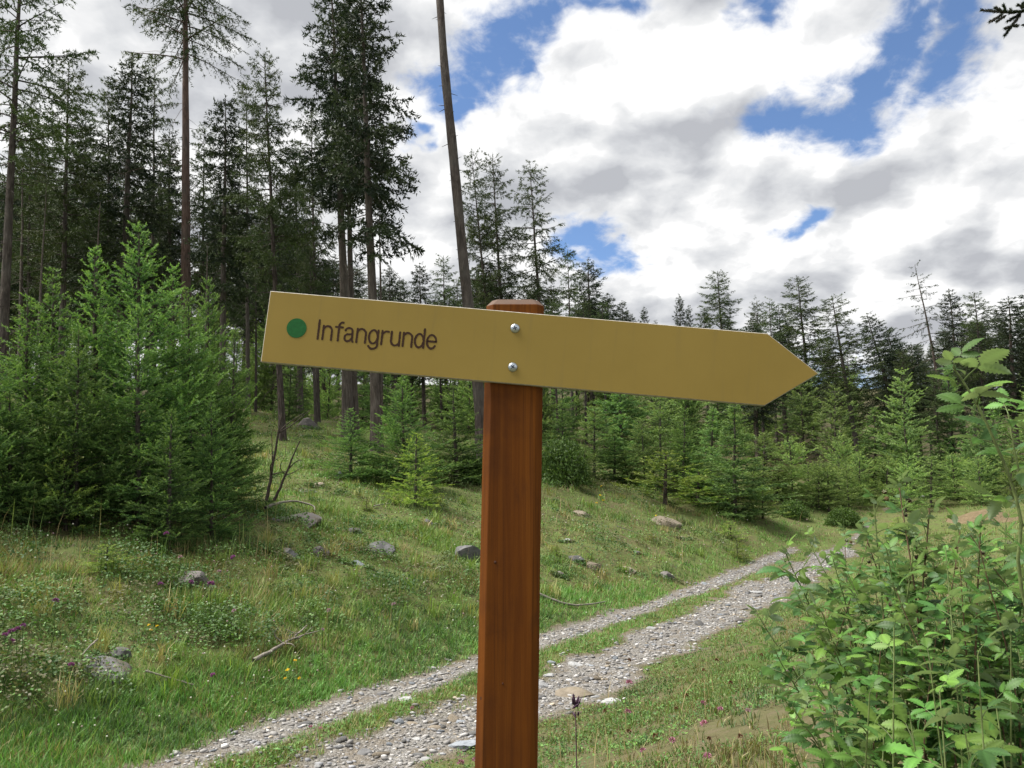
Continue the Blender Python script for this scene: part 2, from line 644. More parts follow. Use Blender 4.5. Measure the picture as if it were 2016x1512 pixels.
h.t.links.new(principled(h, c, 0.9, 0.2, bump=bh, bstr=0.9, bdist=0.02), out.inputs[0])
track = tag(obj('gravel_track', make_mesh('gravel_track', V[usedv], remap[F], True, np.repeat(sst(msk.ravel()[usedv], -0.10, 0.14)[:, None], 3, 1)), m), kind='structure')

# ------------------------------------------------------------------ stones
m, h, out = new_mat('pebble')
at = h.node('ShaderNodeVertexColor')
at.layer_name = 'Col'
n1 = h.noise(geopos(h), 90.0, 5, 0.6)
c = h.mix(h.sstep(n1, 0.35, 0.7, 0, 0.35), at.outputs[0], (0.10, 0.095, 0.09))
h.t.links.new(principled(h, c, 0.85, 0.25, bump=n1, bstr=0.3, bdist=0.004), out.inputs[0])
MAT['pebble'] = m


def stone_mat(name, c_lo, c_hi, moss=0.3):
    m, h, out = new_mat(name)
    co = objco(h)
    oi = h.node('ShaderNodeObjectInfo')
    sh = h.vec('ADD', co, h.vec('SCALE', (31.0, 17.0, 23.0), scale=oi.outputs['Random']))
    mp = h.node('ShaderNodeMapping')
    h.put(mp.inputs['Vector'], sh)
    mp.inputs['Scale'].default_value = (1.0, 1.0, 3.2)
    mp.inputs['Rotation'].default_value = (0.35, 0.2, 0.0)
    n1 = h.noise(mp.outputs[0], 5.0, 8, 0.65, 0.4)
    n2 = h.noise(sh, 22.0, 6, 0.7)
    n3 = h.noise(sh, 2.6, 4, 0.6)
    c = h.ramp(n1, [(0.3, c_lo), (0.62, c_hi), (0.8, tuple(min(1, v * 1.35) for v in c_hi))])
    c = h.mix(h.sstep(n2, 0.5, 0.72, 0, 0.55), c, tuple(v * 0.5 for v in c_lo))
    c = h.mix(h.sstep(n3, 0.52, 0.70, 0, moss), c, (0.10, 0.085, 0.035))
    v = h.sstep(oi.outputs['Random'], 0, 1, 0.78, 1.25, 'LINEAR')
    hs = h.node('ShaderNodeHueSaturation')
    h.put(hs.inputs['Color'], c)
    h.put(hs.inputs['Value'], v)
    bh = h.math('ADD', n1, h.math('MULTIPLY', n2, 0.4))
    h.t.links.new(principled(h, hs.outputs[0], 0.9, 0.2, bump=bh, bstr=0.7, bdist=0.03), out.inputs[0])
    return m


MAT['stone_grey'] = stone_mat('stone_grey', (0.070, 0.070, 0.072), (0.140, 0.140, 0.143), 0.75)
MAT['stone_white'] = stone_mat('stone_white', (0.20, 0.205, 0.21), (0.33, 0.335, 0.34), 0.1)
MAT['stone_blue'] = stone_mat('stone_blue', (0.12, 0.135, 0.155), (0.22, 0.24, 0.265), 0.1)
MAT['stone_tan'] = stone_mat('stone_tan', (0.125, 0.105, 0.080), (0.22, 0.19, 0.15), 0.3)
MAT['stone_dark'] = stone_mat('stone_dark', (0.075, 0.07, 0.068), (0.15, 0.14, 0.135), 0.5)


def rock_mesh(name, seed, sub=3, cuts=9, rough=0.10, box=1.0):
    """a broken stone: sphere cut by random planes, then roughened; unit size"""
    r = np.random.default_rng(seed)
    bm = bmesh.new()
    bmesh.ops.create_icosphere(bm, subdivisions=sub, radius=1.0)
    V = np.array([v.co[:] for v in bm.verts])
    F = np.array([[v.index for v in f.verts] for f in bm.faces])
    bm.free()
    for _ in range(cuts):
        n = r.normal(size=3)
        n /= np.linalg.norm(n)
        d = r.uniform(0.55, 0.88)
        ex = np.clip(V @ n - d, 0, None)
        V = V - ex[:, None] * n
    if sub >= 3:
        k = 2.4
        nn = fbm(V[:, 0] * k + V[:, 2] * 1.7 + seed, V[:, 1] * k - V[:, 2] * 2.1, seed, 3) - 0.5
        V = V * (1 + rough * 2 * nn)[:, None]
    else:
        V = V * (1 + rough * r.normal(size=(len(V), 1)) * 0.5)
    V -= (V.max(0) + V.min(0)) / 2
    V /= (V.max(0) - V.min(0)) / 2
    return V, F


PEB = [rock_mesh('p', 100 + i, 1, 4, 0.10) for i in range(8)]
# loose gravel: thousands of small stones, pressed into the ruts
r_ = np.random.default_rng(11)


def scatter_ruts(n, umin, umax, thr=0.0):
    u = np.exp(r_.uniform(np.log(umin + 12), np.log(umax + 12), n)) - 12
    s = r_.uniform(-2.3, 0.6, n) - 0.0024 * np.clip(u - 22, 0, None) ** 2
    x = TO[0] + u * TT[0] + s * TN[0]
    y = TO[1] + u * TT[1] + s * TN[1]
    k = rut(x, y) + r_.normal(0, 0.09, n) + 0.35 * (fbm(x * 2.2, y * 2.2, 88, 2) - 0.58) > thr
    return x[k], y[k]


PCOL = np.array([(0.17, 0.165, 0.16), (0.26, 0.255, 0.25), (0.36, 0.355, 0.35), (0.22, 0.225, 0.24), (0.31, 0.27, 0.21), (0.12, 0.115, 0.11), (0.50, 0.49, 0.48)])
PCW = np.array([0.26, 0.30, 0.13, 0.17, 0.06, 0.07, 0.01])


def stones_mesh(name, xs, ys, size, sink=0.3):
    Vs, Fs, Cs = [], [], []
    o = 0
    kind = r_.integers(0, len(PEB), len(xs))
    for ki, (pv, pf) in enumerate(PEB):
        sel = np.where(kind == ki)[0]
        if not len(sel):
            continue
        n = len(sel)
        az = r_.uniform(0, 6.283, n)
        sc = size[sel][:, None] * np.stack([r_.uniform(0.8, 1.35, n), r_.uniform(0.6, 1.0, n), r_.uniform(0.3, 0.62, n)], 1) * 0.5
        P3 = pv[None] * sc[:, None, :]
        ca, sa = np.cos(az)[:, None], np.sin(az)[:, None]
        X = P3[..., 0] * ca - P3[..., 1] * sa
        Y = P3[..., 0] * sa + P3[..., 1] * ca
        tl = r_.normal(0, 0.14, (n, 1))
        Z = P3[..., 2] + X * tl
        z0 = height(xs[sel], ys[sel]) + 0.012 + sc[:, 2] * (1 - 2 * sink)
        Vv = np.stack([X + xs[sel][:, None], Y + ys[sel][:, None], Z + z0[:, None]], -1)
        Vs.append(Vv.reshape(-1, 3))
        Fs.append((pf[None] + (np.arange(n) * len(pv))[:, None, None] + o).reshape(-1, 3))
        cc = 1.15 * PCOL[r_.choice(len(PCOL), n, p=PCW)] * r_.uniform(0.75, 1.25, (n, 1))
        Cs.append(np.repeat(cc, len(pv), 0))
        o += n * len(pv)
    return make_mesh(name, np.concatenate(Vs), np.concatenate(Fs), False, np.concatenate(Cs))


xs, ys = scatter_ruts(30000, -6, 26)
dcam = np.hypot(xs, ys)
size = np.exp(r_.normal(np.log(0.023), 0.50, len(xs))) * (1 + 0.035 * np.clip(dcam - 6, 0, 14))
size = np.clip(size, 0.010, 0.07)
gravel = obj('gravel', stones_mesh('gravel', xs, ys, size), MAT['pebble'], track)
tag(gravel, kind='stuff')
# the larger stones of the ruts, one object each, part of the track's surface
PEBM = []
for i in range(10):
    pv, pf = rock_mesh('stone', 300 + i, 2, 6, 0.09)
    PEBM.append(make_mesh('stone', pv, pf, True))
pm = [MAT['stone_grey'], MAT['stone_grey'], MAT['stone_blue'], MAT['stone_grey'], MAT['stone_white'], MAT['stone_grey'], MAT['stone_blue'], MAT['stone_tan'], MAT['stone_dark'], MAT['stone_grey']]
for me_, mm_ in zip(PEBM, pm):
    me_.materials.append(mm_)
xs, ys = scatter_ruts(1500, -3, 16, 0.04)
kk = r_.permutation(len(xs))[:270]
for x, y in zip(xs[kk], ys[kk]):
    o = obj('stone', PEBM[r_.integers(0, 10)], None, track)
    sz = float(np.clip(np.exp(r_.normal(np.log(0.060), 0.38)), 0.04, 0.15)) * 0.5
    fl = r_.uniform(0.32, 0.6)
    o.scale = (sz * r_.uniform(0.9, 1.5), sz * r_.uniform(0.65, 1.0), sz * fl)
    o.rotation_euler = (r_.normal(0, 0.12), r_.normal(0, 0.12), r_.uniform(0, 6.28))
    o.location = (x, y, gz(x, y) + 0.012 + sz * fl * 0.35)

# single stones that stand out on the track: pixel centre, pixel width, height/width, material, label
BIG = [
    (1135, 1362, 78, 0.33, 'stone_tan', 'flat tan boulder slab lying in the gravel rut beside the post'),
    (1136, 1307, 34, 0.42, 'stone_white', 'white oval stone beside a small blue stone in the gravel'),
    (1163, 1310, 17, 0.5, 'stone_blue', 'small blue grey stone touching a white oval stone'),
    (1080, 1329, 22, 0.75, 'stone_white', 'round white stone in the rut just right of the post'),
    (1067, 1347, 30, 0.7, 'stone_white', 'pale rounded stone half hidden behind the wooden post'),
    (1205, 1379, 40, 0.38, 'stone_white', 'white angular flat stone at the grassy edge of the rut'),
    (1172, 1372, 18, 0.6, 'stone_white', 'small white pointed stone behind the tan slab'),
    (1282, 1236, 20, 0.6, 'stone_white', 'pale block standing in the gravel further up the rut'),
    (1400, 1216, 22, 0.4, 'stone_dark', 'dark flat stone at the edge of the grassy middle strip'),
    (1258, 1245, 11, 0.7, 'stone_dark', 'small dark stone in the grass between the ruts'),
    (716, 1480, 31, 0.72, 'stone_grey', 'squarish grey stone on bare earth at the rut edge'),
    (800, 1376, 38, 0.36, 'stone_white', 'long white stone at the upper edge of the grassy strip'),
    (752, 1366, 26, 0.4, 'stone_grey', 'grey green stone in grass at the far edge of the track'),
    (847, 1421, 20, 0.8, 'stone_tan', 'rounded beige stone standing above a yellowish stone'),
    (810, 1424, 25, 0.4, 'stone_tan', 'flat yellowish stone beside the middle grass strip'),
    (855, 1431, 26, 0.42, 'stone_tan', 'yellowish stone right in front of the rounded beige stone'),
    (725, 1449, 24, 0.38, 'stone_dark', 'dark grey slab stone between grass strip and gravel'),
    (912, 1466, 54, 0.42, 'stone_blue', 'long bluish stone lying slanted in the gravel left of the post'),
    (800, 1457, 17, 0.6, 'stone_grey', 'small rounded grey stone next to a flat pale stone'),
    (820, 1456, 25, 0.45, 'stone_white', 'flat pale stone next to a small rounded grey stone'),
    (824, 1487, 25, 0.62, 'stone_grey', 'rounded grey stone in coarse gravel near the rut bottom'),
    (906, 1421, 22, 0.45, 'stone_blue', 'bluish pebble slab close to the post in the gravel'),
    (842, 1494, 30, 0.36, 'stone_white', 'pale broken slab in the coarse gravel of the rut'),
    (1490, 1165, 26, 0.4, 'stone_white', 'pale stone in the rut beyond the raspberry leaves'),
]
for i, (px, py, w, hr, mt, lab) in enumerate(BIG):
    c0 = hit(px, py + w * hr * 0.35)
    dep = float(np.linalg.norm(c0 - np.array([0, 0, CAMZ])))
    wd = w * dep / FPX
    pv, pf = rock_mesh('track_stone', 500 + i, 3, 12, 0.10)
    hh = wd * min(0.55, hr * 0.85)
    pv = pv * np.array([wd / 2, wd * 0.36, hh / 2])
    ts_ = make_mesh('track_stone', pv, pf, True)
    ts_.set_sharp_from_angle(angle=math.radians(24))
    o = obj('track_stone', ts_, MAT[mt], None, (c0[0], c0[1] + wd * 0.1, c0[2] + hh * 0.08))
    o.rotation_euler = (0, r_.normal(0, 0.06), r_.normal(0, 0.25))
    tag(o, lab, 'stone', 'stones in the gravel track')

# boulders and stones in the bank
BPOS = []
BOUL = [
    (562, 1087, 62, 0.42, 'stone_grey', 'low grey boulder with a rounded top in the grassy bank'),
    (630, 1082, 52, 0.72, 'stone_dark', 'brownish rounded boulder beside a low grey boulder'),
    (702, 1108, 30, 0.55, 'stone_blue', 'small bluish stone below the row of bank boulders'),
    (746, 1076, 56, 0.75, 'stone_grey', 'grey boulder sloping down into dark low weeds on the bank'),
    (926, 1078, 62, 1.25, 'stone_grey', 'tall grey boulder with a tan top right beside the post'),
    (690, 1043, 38, 0.4, 'stone_grey', 'small flat stone above the row of bank boulders'),
    (842, 1027, 30, 0.85, 'stone_grey', 'rounded grey stone below the bright young spruce'),
    (182, 1312, 120, 0.30, 'stone_grey', 'mossy flat rock slab with a twig across it in the long grass'),
    (222, 1290, 48, 0.8, 'stone_grey', 'pale upright rock edge standing behind the mossy flat slab'),
    (345, 1138, 90, 0.42, 'stone_dark', 'dark mossy rock among the purple thistles'),
    (575, 1016, 100, 0.32, 'stone_dark', 'dark rock standing in for the shaded hollow under a bleached root on the bank'),  # solid dark stone put in for the shade of an eroded hollow
    (668, 932, 34, 0.75, 'stone_blue', 'blue grey block at the foot of the shrubby larch'),
    (606, 966, 46, 0.30, 'stone_grey', 'thin flat stone at the top of the grassy gap'),
    (628, 985, 30, 0.35, 'stone_blue', 'small pale stone lying between flat stones in the gap'),
    (624, 952, 30, 0.4, 'stone_tan', 'small tan stone on bare ground in the gap'),
    (600, 830, 56, 0.85, 'stone_dark', 'big brown boulder at the edge of the forest behind the gap'),
    (1141, 1008, 38, 0.7, 'stone_tan', 'brown boulder on the bank right of the post'),
    (1312, 1022, 66, 0.45, 'stone_tan', 'wide weathered tan rock near the top of the bank'),
    (1132, 1098, 42, 0.42, 'stone_grey', 'flat grey stone leaning on a tan stone in the bank'),
    (1166, 1112, 38, 0.65, 'stone_tan', 'tan stone touching a flat grey stone in the bank'),
    (1117, 1064, 20, 0.65, 'stone_white', 'small white stone by itself on the bank'),
    (1254, 1087, 22, 0.6, 'stone_grey', 'small grey stone halfway up the bank'),
    (1345, 1059, 24, 0.55, 'stone_tan', 'small tan stone below the wide weathered rock'),
    (1100, 1128, 22, 0.5, 'stone_dark', 'small dark stone low in the bank beside the post'),
    (1240, 1122, 34, 0.35, 'stone_tan', 'flat tan stone low in the bank above the track'),
    (1310, 1130, 40, 0.55, 'stone_dark', 'dark weathered stone in grass above the upper rut'),
    (1784, 962, 26, 0.55, 'stone_grey', 'grey stone behind the berry canes at the meadow edge'),
    (1706, 982, 12, 0.9, 'stone_white', 'small pale upright stone in the meadow'),
    (1820, 978, 16, 0.55, 'stone_white', 'small pale flat stone in the meadow behind the berry canes'),
    (1908, 945, 16, 0.6, 'stone_white', 'pale stone at the foot of the right forest'),
    (1955, 960, 20, 0.7, 'stone_grey', 'grey rounded stone under the long raspberry leaf'),
    (1600, 888, 40, 0.35, 'stone_tan', 'pale tan ledge below a slim bare trunk'),
    (1580, 955, 16, 0.6, 'stone_tan', 'small tan stone at the foot of the young larches'),
]
for i, (px, py, w, hr, mt, lab) in enumerate(BOUL):
    c0 = hit(px, py + w * hr * 0.30)
    dep = float(np.linalg.norm(c0 - np.array([0, 0, CAMZ])))
    wd = 1.0 * w * dep / FPX
    hh = wd * hr * 0.95
    pv, pf = rock_mesh('boulder', 700 + i, 4 if w > 45 else 3, 22, 0.07)
    pv = pv * np.array([wd / 2, wd * 0.45, hh / 2 * 1.5])
    bm_ = make_mesh('boulder', pv, pf, True)
    bm_.set_sharp_from_angle(angle=math.radians(22))
    o = obj('boulder', bm_, MAT[mt], None, (c0[0], c0[1] + wd * 0.25, c0[2] - hh * 0.24))
    o.rotation_euler = (r_.normal(0.1, 0.15), r_.normal(0, 0.15), r_.normal(0, 0.4))
    BPOS.append((o.location.x, o.location.y, wd))
    tag(o, lab, 'boulder' if w > 30 else 'stone', 'stones in the grassy bank')

# ------------------------------------------------------------------ bare earth mound in the meadow
c0 = hit(1940, 1022)
rw = 58 * np.linalg.norm(c0) / FPX
NR, NA = 14, 40
rr = np.linspace(0, 1, NR)[:, None] * np.ones((1, NA))
aa = np.linspace(0, 2 * np.pi, NA, endpoint=False)[None] * np.ones((NR, 1))
wob = 0.8 + 0.4 * fbm(np.cos(aa) * 1.5 + 5, np.sin(aa) * 1.5, 12, 2)
X = c0[0] + rr * np.cos(aa) * rw * wob
Y = c0[1] + rr * np.sin(aa) * rw * 0.8 * wob
Z = height(X.ravel(), Y.ravel()).reshape(X.shape) + rw * 0.26 * (np.cos(np.pi * np.clip(rr, 0, 1)) + 1) / 2 * (0.7 + 0.6 * fbm(X * 2.5, Y * 2.5, 15, 3)) - 0.04 * (rr > 0.97)
V = np.stack([X, Y, Z], -1).reshape(-1, 3) - c0
ii = np.arange(NR * NA).reshape(NR, NA)
F = np.stack([ii[:-1], np.roll(ii[:-1], -1, 1), np.roll(ii[1:], -1, 1), ii[1:]], -1).reshape(-1, 4)[:, ::-1]
m, h, out = new_mat('bare_earth')
n1 = h.noise(geopos(h), 9.0, 6, 0.65)
c = h.ramp(n1, [(0.3, (0.11, 0.085, 0.05)), (0.7, (0.18, 0.14, 0.085))])
h.t.links.new(principled(h, c, 0.95, 0.1, bump=n1, bstr=0.8, bdist=0.08), out.inputs[0])
tag(obj('earth_mound', make_mesh('earth_mound', V, F, True), m, None, tuple(c0)), 'low mound of bare tan earth in the meadow behind the raspberry bush', 'mound')

# ------------------------------------------------------------------ signpost
YF = 1.236           # front of the board
TILT = math.radians(-5.02)
EX = np.array([math.cos(TILT), 0, math.sin(TILT)])
EZ = np.array([-math.sin(TILT), 0, math.cos(TILT)])


def on_board(px, py):
    return at_dist(px, py, YF)


pt = at_dist(1002, 1200, 1.25)
LEAN = math.radians(1.08)
ptop = at_dist(1014.5, 588, 1.25)[2]
base_x = pt[0] - math.tan(LEAN) * (pt[2] - gz(0, 1.29))
base = np.array([base_x, 1.2925, gz(base_x, 1.2925) - 0.02])
m, h, out = new_mat('stained_larch_wood')
co = objco(h)
mp = h.node('ShaderNodeMapping')
h.put(mp.inputs['Vector'], co)
mp.inputs['Scale'].default_value = (60, 60, 1.6)
g1 = h.noise(mp.outputs[0], 1.0, 6, 0.6, 0.8)
mp2 = h.node('ShaderNodeMapping')
h.put(mp2.inputs['Vector'], co)
mp2.inputs['Scale'].default_value = (6, 6, 4.2)
g2 = h.noise(mp2.outputs[0], 1.0, 4, 0.55, 0.3)
mp3 = h.node('ShaderNodeMapping')
h.put(mp3.inputs['Vector'], co)
mp3.inputs['Scale'].default_value = (25, 25, 9)
g3 = h.noise(mp3.outputs[0], 1.0, 5, 0.6)
c = h.ramp(h.sstep(g1, 0.25, 0.75), [(0.0, (0.095, 0.029, 0.005)), (0.5, (0.130, 0.041, 0.006)), (1.0, (0.165, 0.055, 0.0075))])
c = h.mix(h.sstep(g2, 0.48, 0.70, 0, 0.62), c, (0.038, 0.014, 0.007))
c = h.mix(h.sstep(g3, 0.60, 0.74, 0, 0.35), c, (0.045, 0.017, 0.009))
mp4 = h.node('ShaderNodeMapping')
h.put(mp4.inputs['Vector'], co)
mp4.inputs['Scale'].default_value = (240, 240, 2.2)
g4 = h.noise(mp4.outputs[0], 1.0, 4, 0.65, 0.3)
c = h.mix(h.sstep(g4, 0.52, 0.66, 0, 0.45), c, (0.050, 0.018, 0.006))
# greyer colour on the faces of the post that point up
nz = h.node('ShaderNodeSeparateXYZ')
h.put(nz.inputs[0], h.node('ShaderNodeNewGeometry').outputs['Normal'])
c = h.mix(h.sstep(nz.outputs[2], 0.3, 0.6, 0, 0.85), c, (0.115, 0.085, 0.07))
bh = h.math('ADD', g1, h.math('MULTIPLY', h.noise(co, 160.0, 4, 0.7), 0.5))
MAT['post'] = m
h.t.links.new(principled(h, c, 0.72, 0.10, bump=bh, bstr=0.25, bdist=0.0015), out.inputs[0])

sp_ = empty('signpost', base, 'stained brown wooden post carrying a yellow arrow sign with green dot', 'signpost')
hw, ch = 0.0478, 0.0115
HT = ptop - base[2]
ring = [(-hw + ch, -hw), (hw - ch, -hw), (hw, -hw + ch), (hw, hw - ch), (hw - ch, hw), (-hw + ch, hw), (-hw, hw - ch), (-hw, -hw + ch)]
V, F = [], []
levels = [(0, 1.0)] + [(HT * f, 1.0) for f in np.linspace(0.08, 0.92, 10)] + [(HT - 0.011, 1.0), (HT, 0.80)]
rr_ = random.Random(4)
for zz, k in levels:
    for (x, y) in ring:
        j = 0.0004
        V.append((x * k + zz * math.tan(LEAN) + rr_.uniform(-j, j), y * k + rr_.uniform(-j, j), zz))
n = 8
for l in range(len(levels) - 1):
    for i in range(n):
        F.append((l * n + i, l * n + (i + 1) % n, (l + 1) * n + (i + 1) % n, (l + 1) * n + i))
F.append(tuple(range((len(levels) - 1) * n, len(levels) * n)))
pm_ = make_mesh('post', V, F)
post = obj('post', pm_, MAT['post'], sp_)
bv = post.modifiers.new('bevel', 'BEVEL')
bv.width = 0.0012
bv.segments = 2
bv.limit_method = 'ANGLE'
bv.angle_limit = math.radians(20)
# knots on the chamfer and the front face
MAT['knot'] = plain_mat('knot', (0.05, 0.018, 0.008), 0.6, 0.25, var=0.5, scale=200)


def knot(px, py, yy, rx, rz, nx=0.0):
    p = at_dist(px, py, yy)
    bm = bmesh.new()
    bmesh.ops.create_uvsphere(bm, u_segments=14, v_segments=8, radius=1.0)
    for v in bm.verts:
        v.co = Vector((v.co.x * rx, v.co.y * 0.0016, v.co.z * rz))
    if nx:
        bmesh.ops.rotate(bm, verts=bm.verts, matrix=Matrix.Rotation(nx, 3, 'Z'))
    me = bpy.data.meshes.new('knot')
    bm.to_mesh(me)
    bm.free()
    return obj('knot', me, MAT['knot'], sp_, tuple(p - base))


knot(958, 958, 1.2505, 0.0040, 0.0075, -math.pi / 4)
knot(948, 1375, 1.2505, 0.0036, 0.0055, -math.pi / 4)
knot(990, 1346, 1.2447, 0.0012, 0.0018)
knot(975, 1107, 1.2447, 0.0022, 0.0026)

# the board
m, h, out = new_mat('yellow_sign_paint')
co = objco(h)
n1 = h.noise(co, 900.0, 2, 0.5)
n2 = h.noise(co, 6.0, 5, 0.6)
n3 = h.noise(co, 45.0, 6, 0.7)
c = h.mix(h.sstep(n2, 0.3, 0.7), (0.278, 0.198, 0.046), (0.302, 0.216, 0.052))
c = h.mix(h.sstep(n3, 0.60, 0.78, 0, 0.25), c, (0.22, 0.165, 0.07))
mpd = h.node('ShaderNodeMapping')
h.put(mpd.inputs['Vector'], co)
mpd.inputs['Scale'].default_value = (70, 70, 5)
drip = h.noise(mpd.outputs[0], 1.0, 4, 0.6)
c = h.mix(h.sstep(drip, 0.52, 0.75, 0, 0.22), c, (0.19, 0.15, 0.06))
spk = h.noise(co, 260.0, 3, 0.6)
c = h.mix(h.sstep(spk, 0.70, 0.80, 0, 0.5), c, (0.12, 0.09, 0.04))
h.t.links.new(principled(h, c, 0.5, 0.2, bump=n1, bstr=0.10, bdist=0.0004), out.inputs[0])
MAT['yellow'] = m
MAT['board_edge'] = plain_mat('board_core', (0.34, 0.32, 0.28), 0.7, 0.2, var=0.25, scale=150)
MAT['green_dot'] = plain_mat('green_dot', (0.005, 0.105, 0.020), 0.5, 0.3, var=0.15, scale=200)
MAT['engraved'] = plain_mat('engraved_brown', (0.055, 0.032, 0.024), 0.9, 0.1, var=0.55, scale=900)
MAT['zinc'] = plain_mat('zinc_screw', (0.42, 0.47, 0.52), 0.32, 0.5, 0.9, var=0.25, scale=300)
MAT['screw_slot'] = plain_mat('screw_recess', (0.03, 0.035, 0.045), 0.6, 0.3, 0.3)

corners = [on_board(532, 572), on_board(1512, 657), on_board(1612, 735), on_board(1505, 798), on_board(513, 713)]
ctr = (corners[0] + corners[1] + corners[3] + corners[4]) / 4
loc2 = [((c_ - ctr) @ EX, (c_ - ctr) @ EZ) for c_ in corners]
# square the board up: same height left and right
hgt = 0.5 * ((loc2[0][1] - loc2[4][1]) + (loc2[1][1] - loc2[3][1])) / 2
lx = (loc2[0][0] + loc2[4][0]) / 2
rx = (loc2[1][0] + loc2[3][0]) / 2
outl = [(lx, hgt), (rx, hgt), (loc2[2][0], loc2[2][1] * 0.5), (rx, -hgt), (lx, -hgt)]
TH = 0.011
bm = bmesh.new()
fr = [bm.verts.new((x, 0, z)) for x, z in outl]
bk = [bm.verts.new((x, TH, z)) for x, z in outl]
bm.faces.new(fr)
bm.faces.new(list(reversed(bk)))
for i in range(5):
    j = (i + 1) % 5
    f_ = bm.faces.new((fr[i], bk[i], bk[j], fr[j]))
    f_.material_index = 1
bmesh.ops.recalc_face_normals(bm, faces=bm.faces)
bmesh.ops.bevel(bm, geom=[e for e in bm.edges if all(abs(v.co.y) < 1e-6 for v in e.verts)], offset=0.0011, segments=1, affect='EDGES', material=1)
me = bpy.data.meshes.new('sign_board')
bm.to_mesh(me)
bm.free()
me.materials.append(MAT['yellow'])
me.materials.append(MAT['board_edge'])
board = obj('sign_board', me, None, sp_, tuple(ctr - base))
board.rotation_euler = (0, -TILT, 0)


def to_board(px, py):
    p = on_board(px, py) - ctr
    return float(p @ EX), float(p @ EZ)


# green dot
dx_, dz_ = to_board(584, 646)
rad = 20.3 * YF / FPX * 0.985
V = [(0, 0, 0)] + [(rad * math.cos(a), 0, rad * math.sin(a)) for a in np.linspace(0, 2 * math.pi, 48, endpoint=False)]
V += [(v[0], 0.0012, v[2]) for v in V[1:]]
F = [(0, 1 + (i + 1) % 48, 1 + i) for i in range(48)] + [(1 + i, 1 + (i + 1) % 48, 49 + (i + 1) % 48, 49 + i) for i in range(48)]
dot = obj('green_dot', make_mesh('green_dot', V, F), MAT['green_dot'], board, (dx_, -0.0006, dz_))


# engraved lettering, drawn with a round cutter
def arc(cx, cy, rx, ry, a0, a1, n=14):
    a = np.radians(np.linspace(a0, a1, n))
    return [(cx + rx * math.cos(t), cy + ry * math.sin(t)) for t in a]


XH = 0.72


def glyph(ch, w):
    if ch == 'I':
        return [[(0, 0), (0, 1)]]
    if ch == 'n':
        return [[(0, 0), (0, XH)], [(0, XH * 0.62)] + arc(w * 0.5, XH * 0.66, w * 0.5, XH * 0.34, 165, 0) + [(w, 0)]]
    if ch == 'u':
        return [[(w, 0), (w, XH)], [(0, XH)] + arc(w * 0.5, XH * 0.34, w * 0.5, XH * 0.34, 180, 345) + [(w, XH * 0.42)]]
    if ch == 'f':
        return [[(w * 0.42, 0), (w * 0.42, 0.78)] + arc(w * 0.86, 0.78, w * 0.44, 0.2, 180, 80, 8), [(0, XH), (w * 0.92, XH)]]
    if ch == 'a':
        return [arc(w * 0.46, XH * 0.73, w * 0.42, XH * 0.27, 165, 0) + [(w * 0.9, 0.1), (w * 1.0, 0)],
                [(w * 0.9, XH * 0.56), (w * 0.45, XH * 0.52)] + arc(w * 0.36, XH * 0.26, w * 0.34, XH * 0.26, 100, 270) + [(w * 0.62, XH * 0.06), (w * 0.9, XH * 0.30)]]
    if ch == 'g':
        return [arc(w * 0.48, XH * 0.5, w * 0.48, XH * 0.5, 10, 350, 26), [(w, XH), (w, -0.08)] + arc(w * 0.5, -0.08, w * 0.5, 0.2, 0, -160)]
    if ch == 'd':
        return [arc(w * 0.48, XH * 0.5, w * 0.48, XH * 0.5, 10, 350, 26), [(w, 0), (w, 1.0)]]
    if ch == 'r':
        return [[(0, 0), (0, XH)], [(0, XH * 0.6)] + arc(w * 0.75, XH * 0.6, w * 0.75, XH * 0.38, 170, 75, 8)]
    if ch == 'e':
        return [[(0.02, XH * 0.52), (w, XH * 0.52)] + arc(w * 0.5, XH * 0.5, w * 0.5, XH * 0.5, 5, 325, 26)]
    return []


def strokes_mesh(polys, sw, seed):
    r = np.random.default_rng(seed)
    V, F = [], []
    for kk_, pl in enumerate(polys):
        dy = -0.00006 * kk_
        p = np.array(pl, float)
        q = [p[0]]
        for a, b in zip(p[:-1], p[1:]):
            k = max(1, int(np.linalg.norm(b - a) / 0.0012))
            for t in range(1, k + 1):
                q.append(a + (b - a) * t / k)
        q = np.array(q)
        t = np.gradient(q, axis=0)
        t /= np.linalg.norm(t, axis=1, keepdims=True) + 1e-9
        nn = np.stack([-t[:, 1], t[:, 0]], 1)
        w1 = sw * (1 + r.normal(0, 0.10, len(q)))
        w2 = sw * (1 + r.normal(0, 0.10, len(q)))
        o = len(V)
        for i in range(len(q)):
            a = q[i] + nn[i] * w1[i]
            b = q[i] - nn[i] * w2[i]
            V.append((a[0], dy, a[1]))
            V.append((b[0], dy, b[1]))
        for i in range(len(q) - 1):
            F.append((o + 2 * i, o + 2 * i + 2, o + 2 * i + 3, o + 2 * i + 1))
        for e, sgn in ((0, -1), (len(q) - 1, 1)):
            o2 = len(V)
            V.append((q[e][0], dy - 0.00002, q[e][1]))
            ang0 = math.atan2(t[e][1] * sgn, t[e][0] * sgn)
            for k in range(9):
                a = ang0 - math.pi / 2 + math.pi * k / 8
                V.append((q[e][0] + sw * math.cos(a), dy - 0.00002, q[e][1] + sw * math.sin(a)))
            for k in range(8):
                F.append((o2, o2 + 2 + k, o2 + 1 + k))
    return V, F


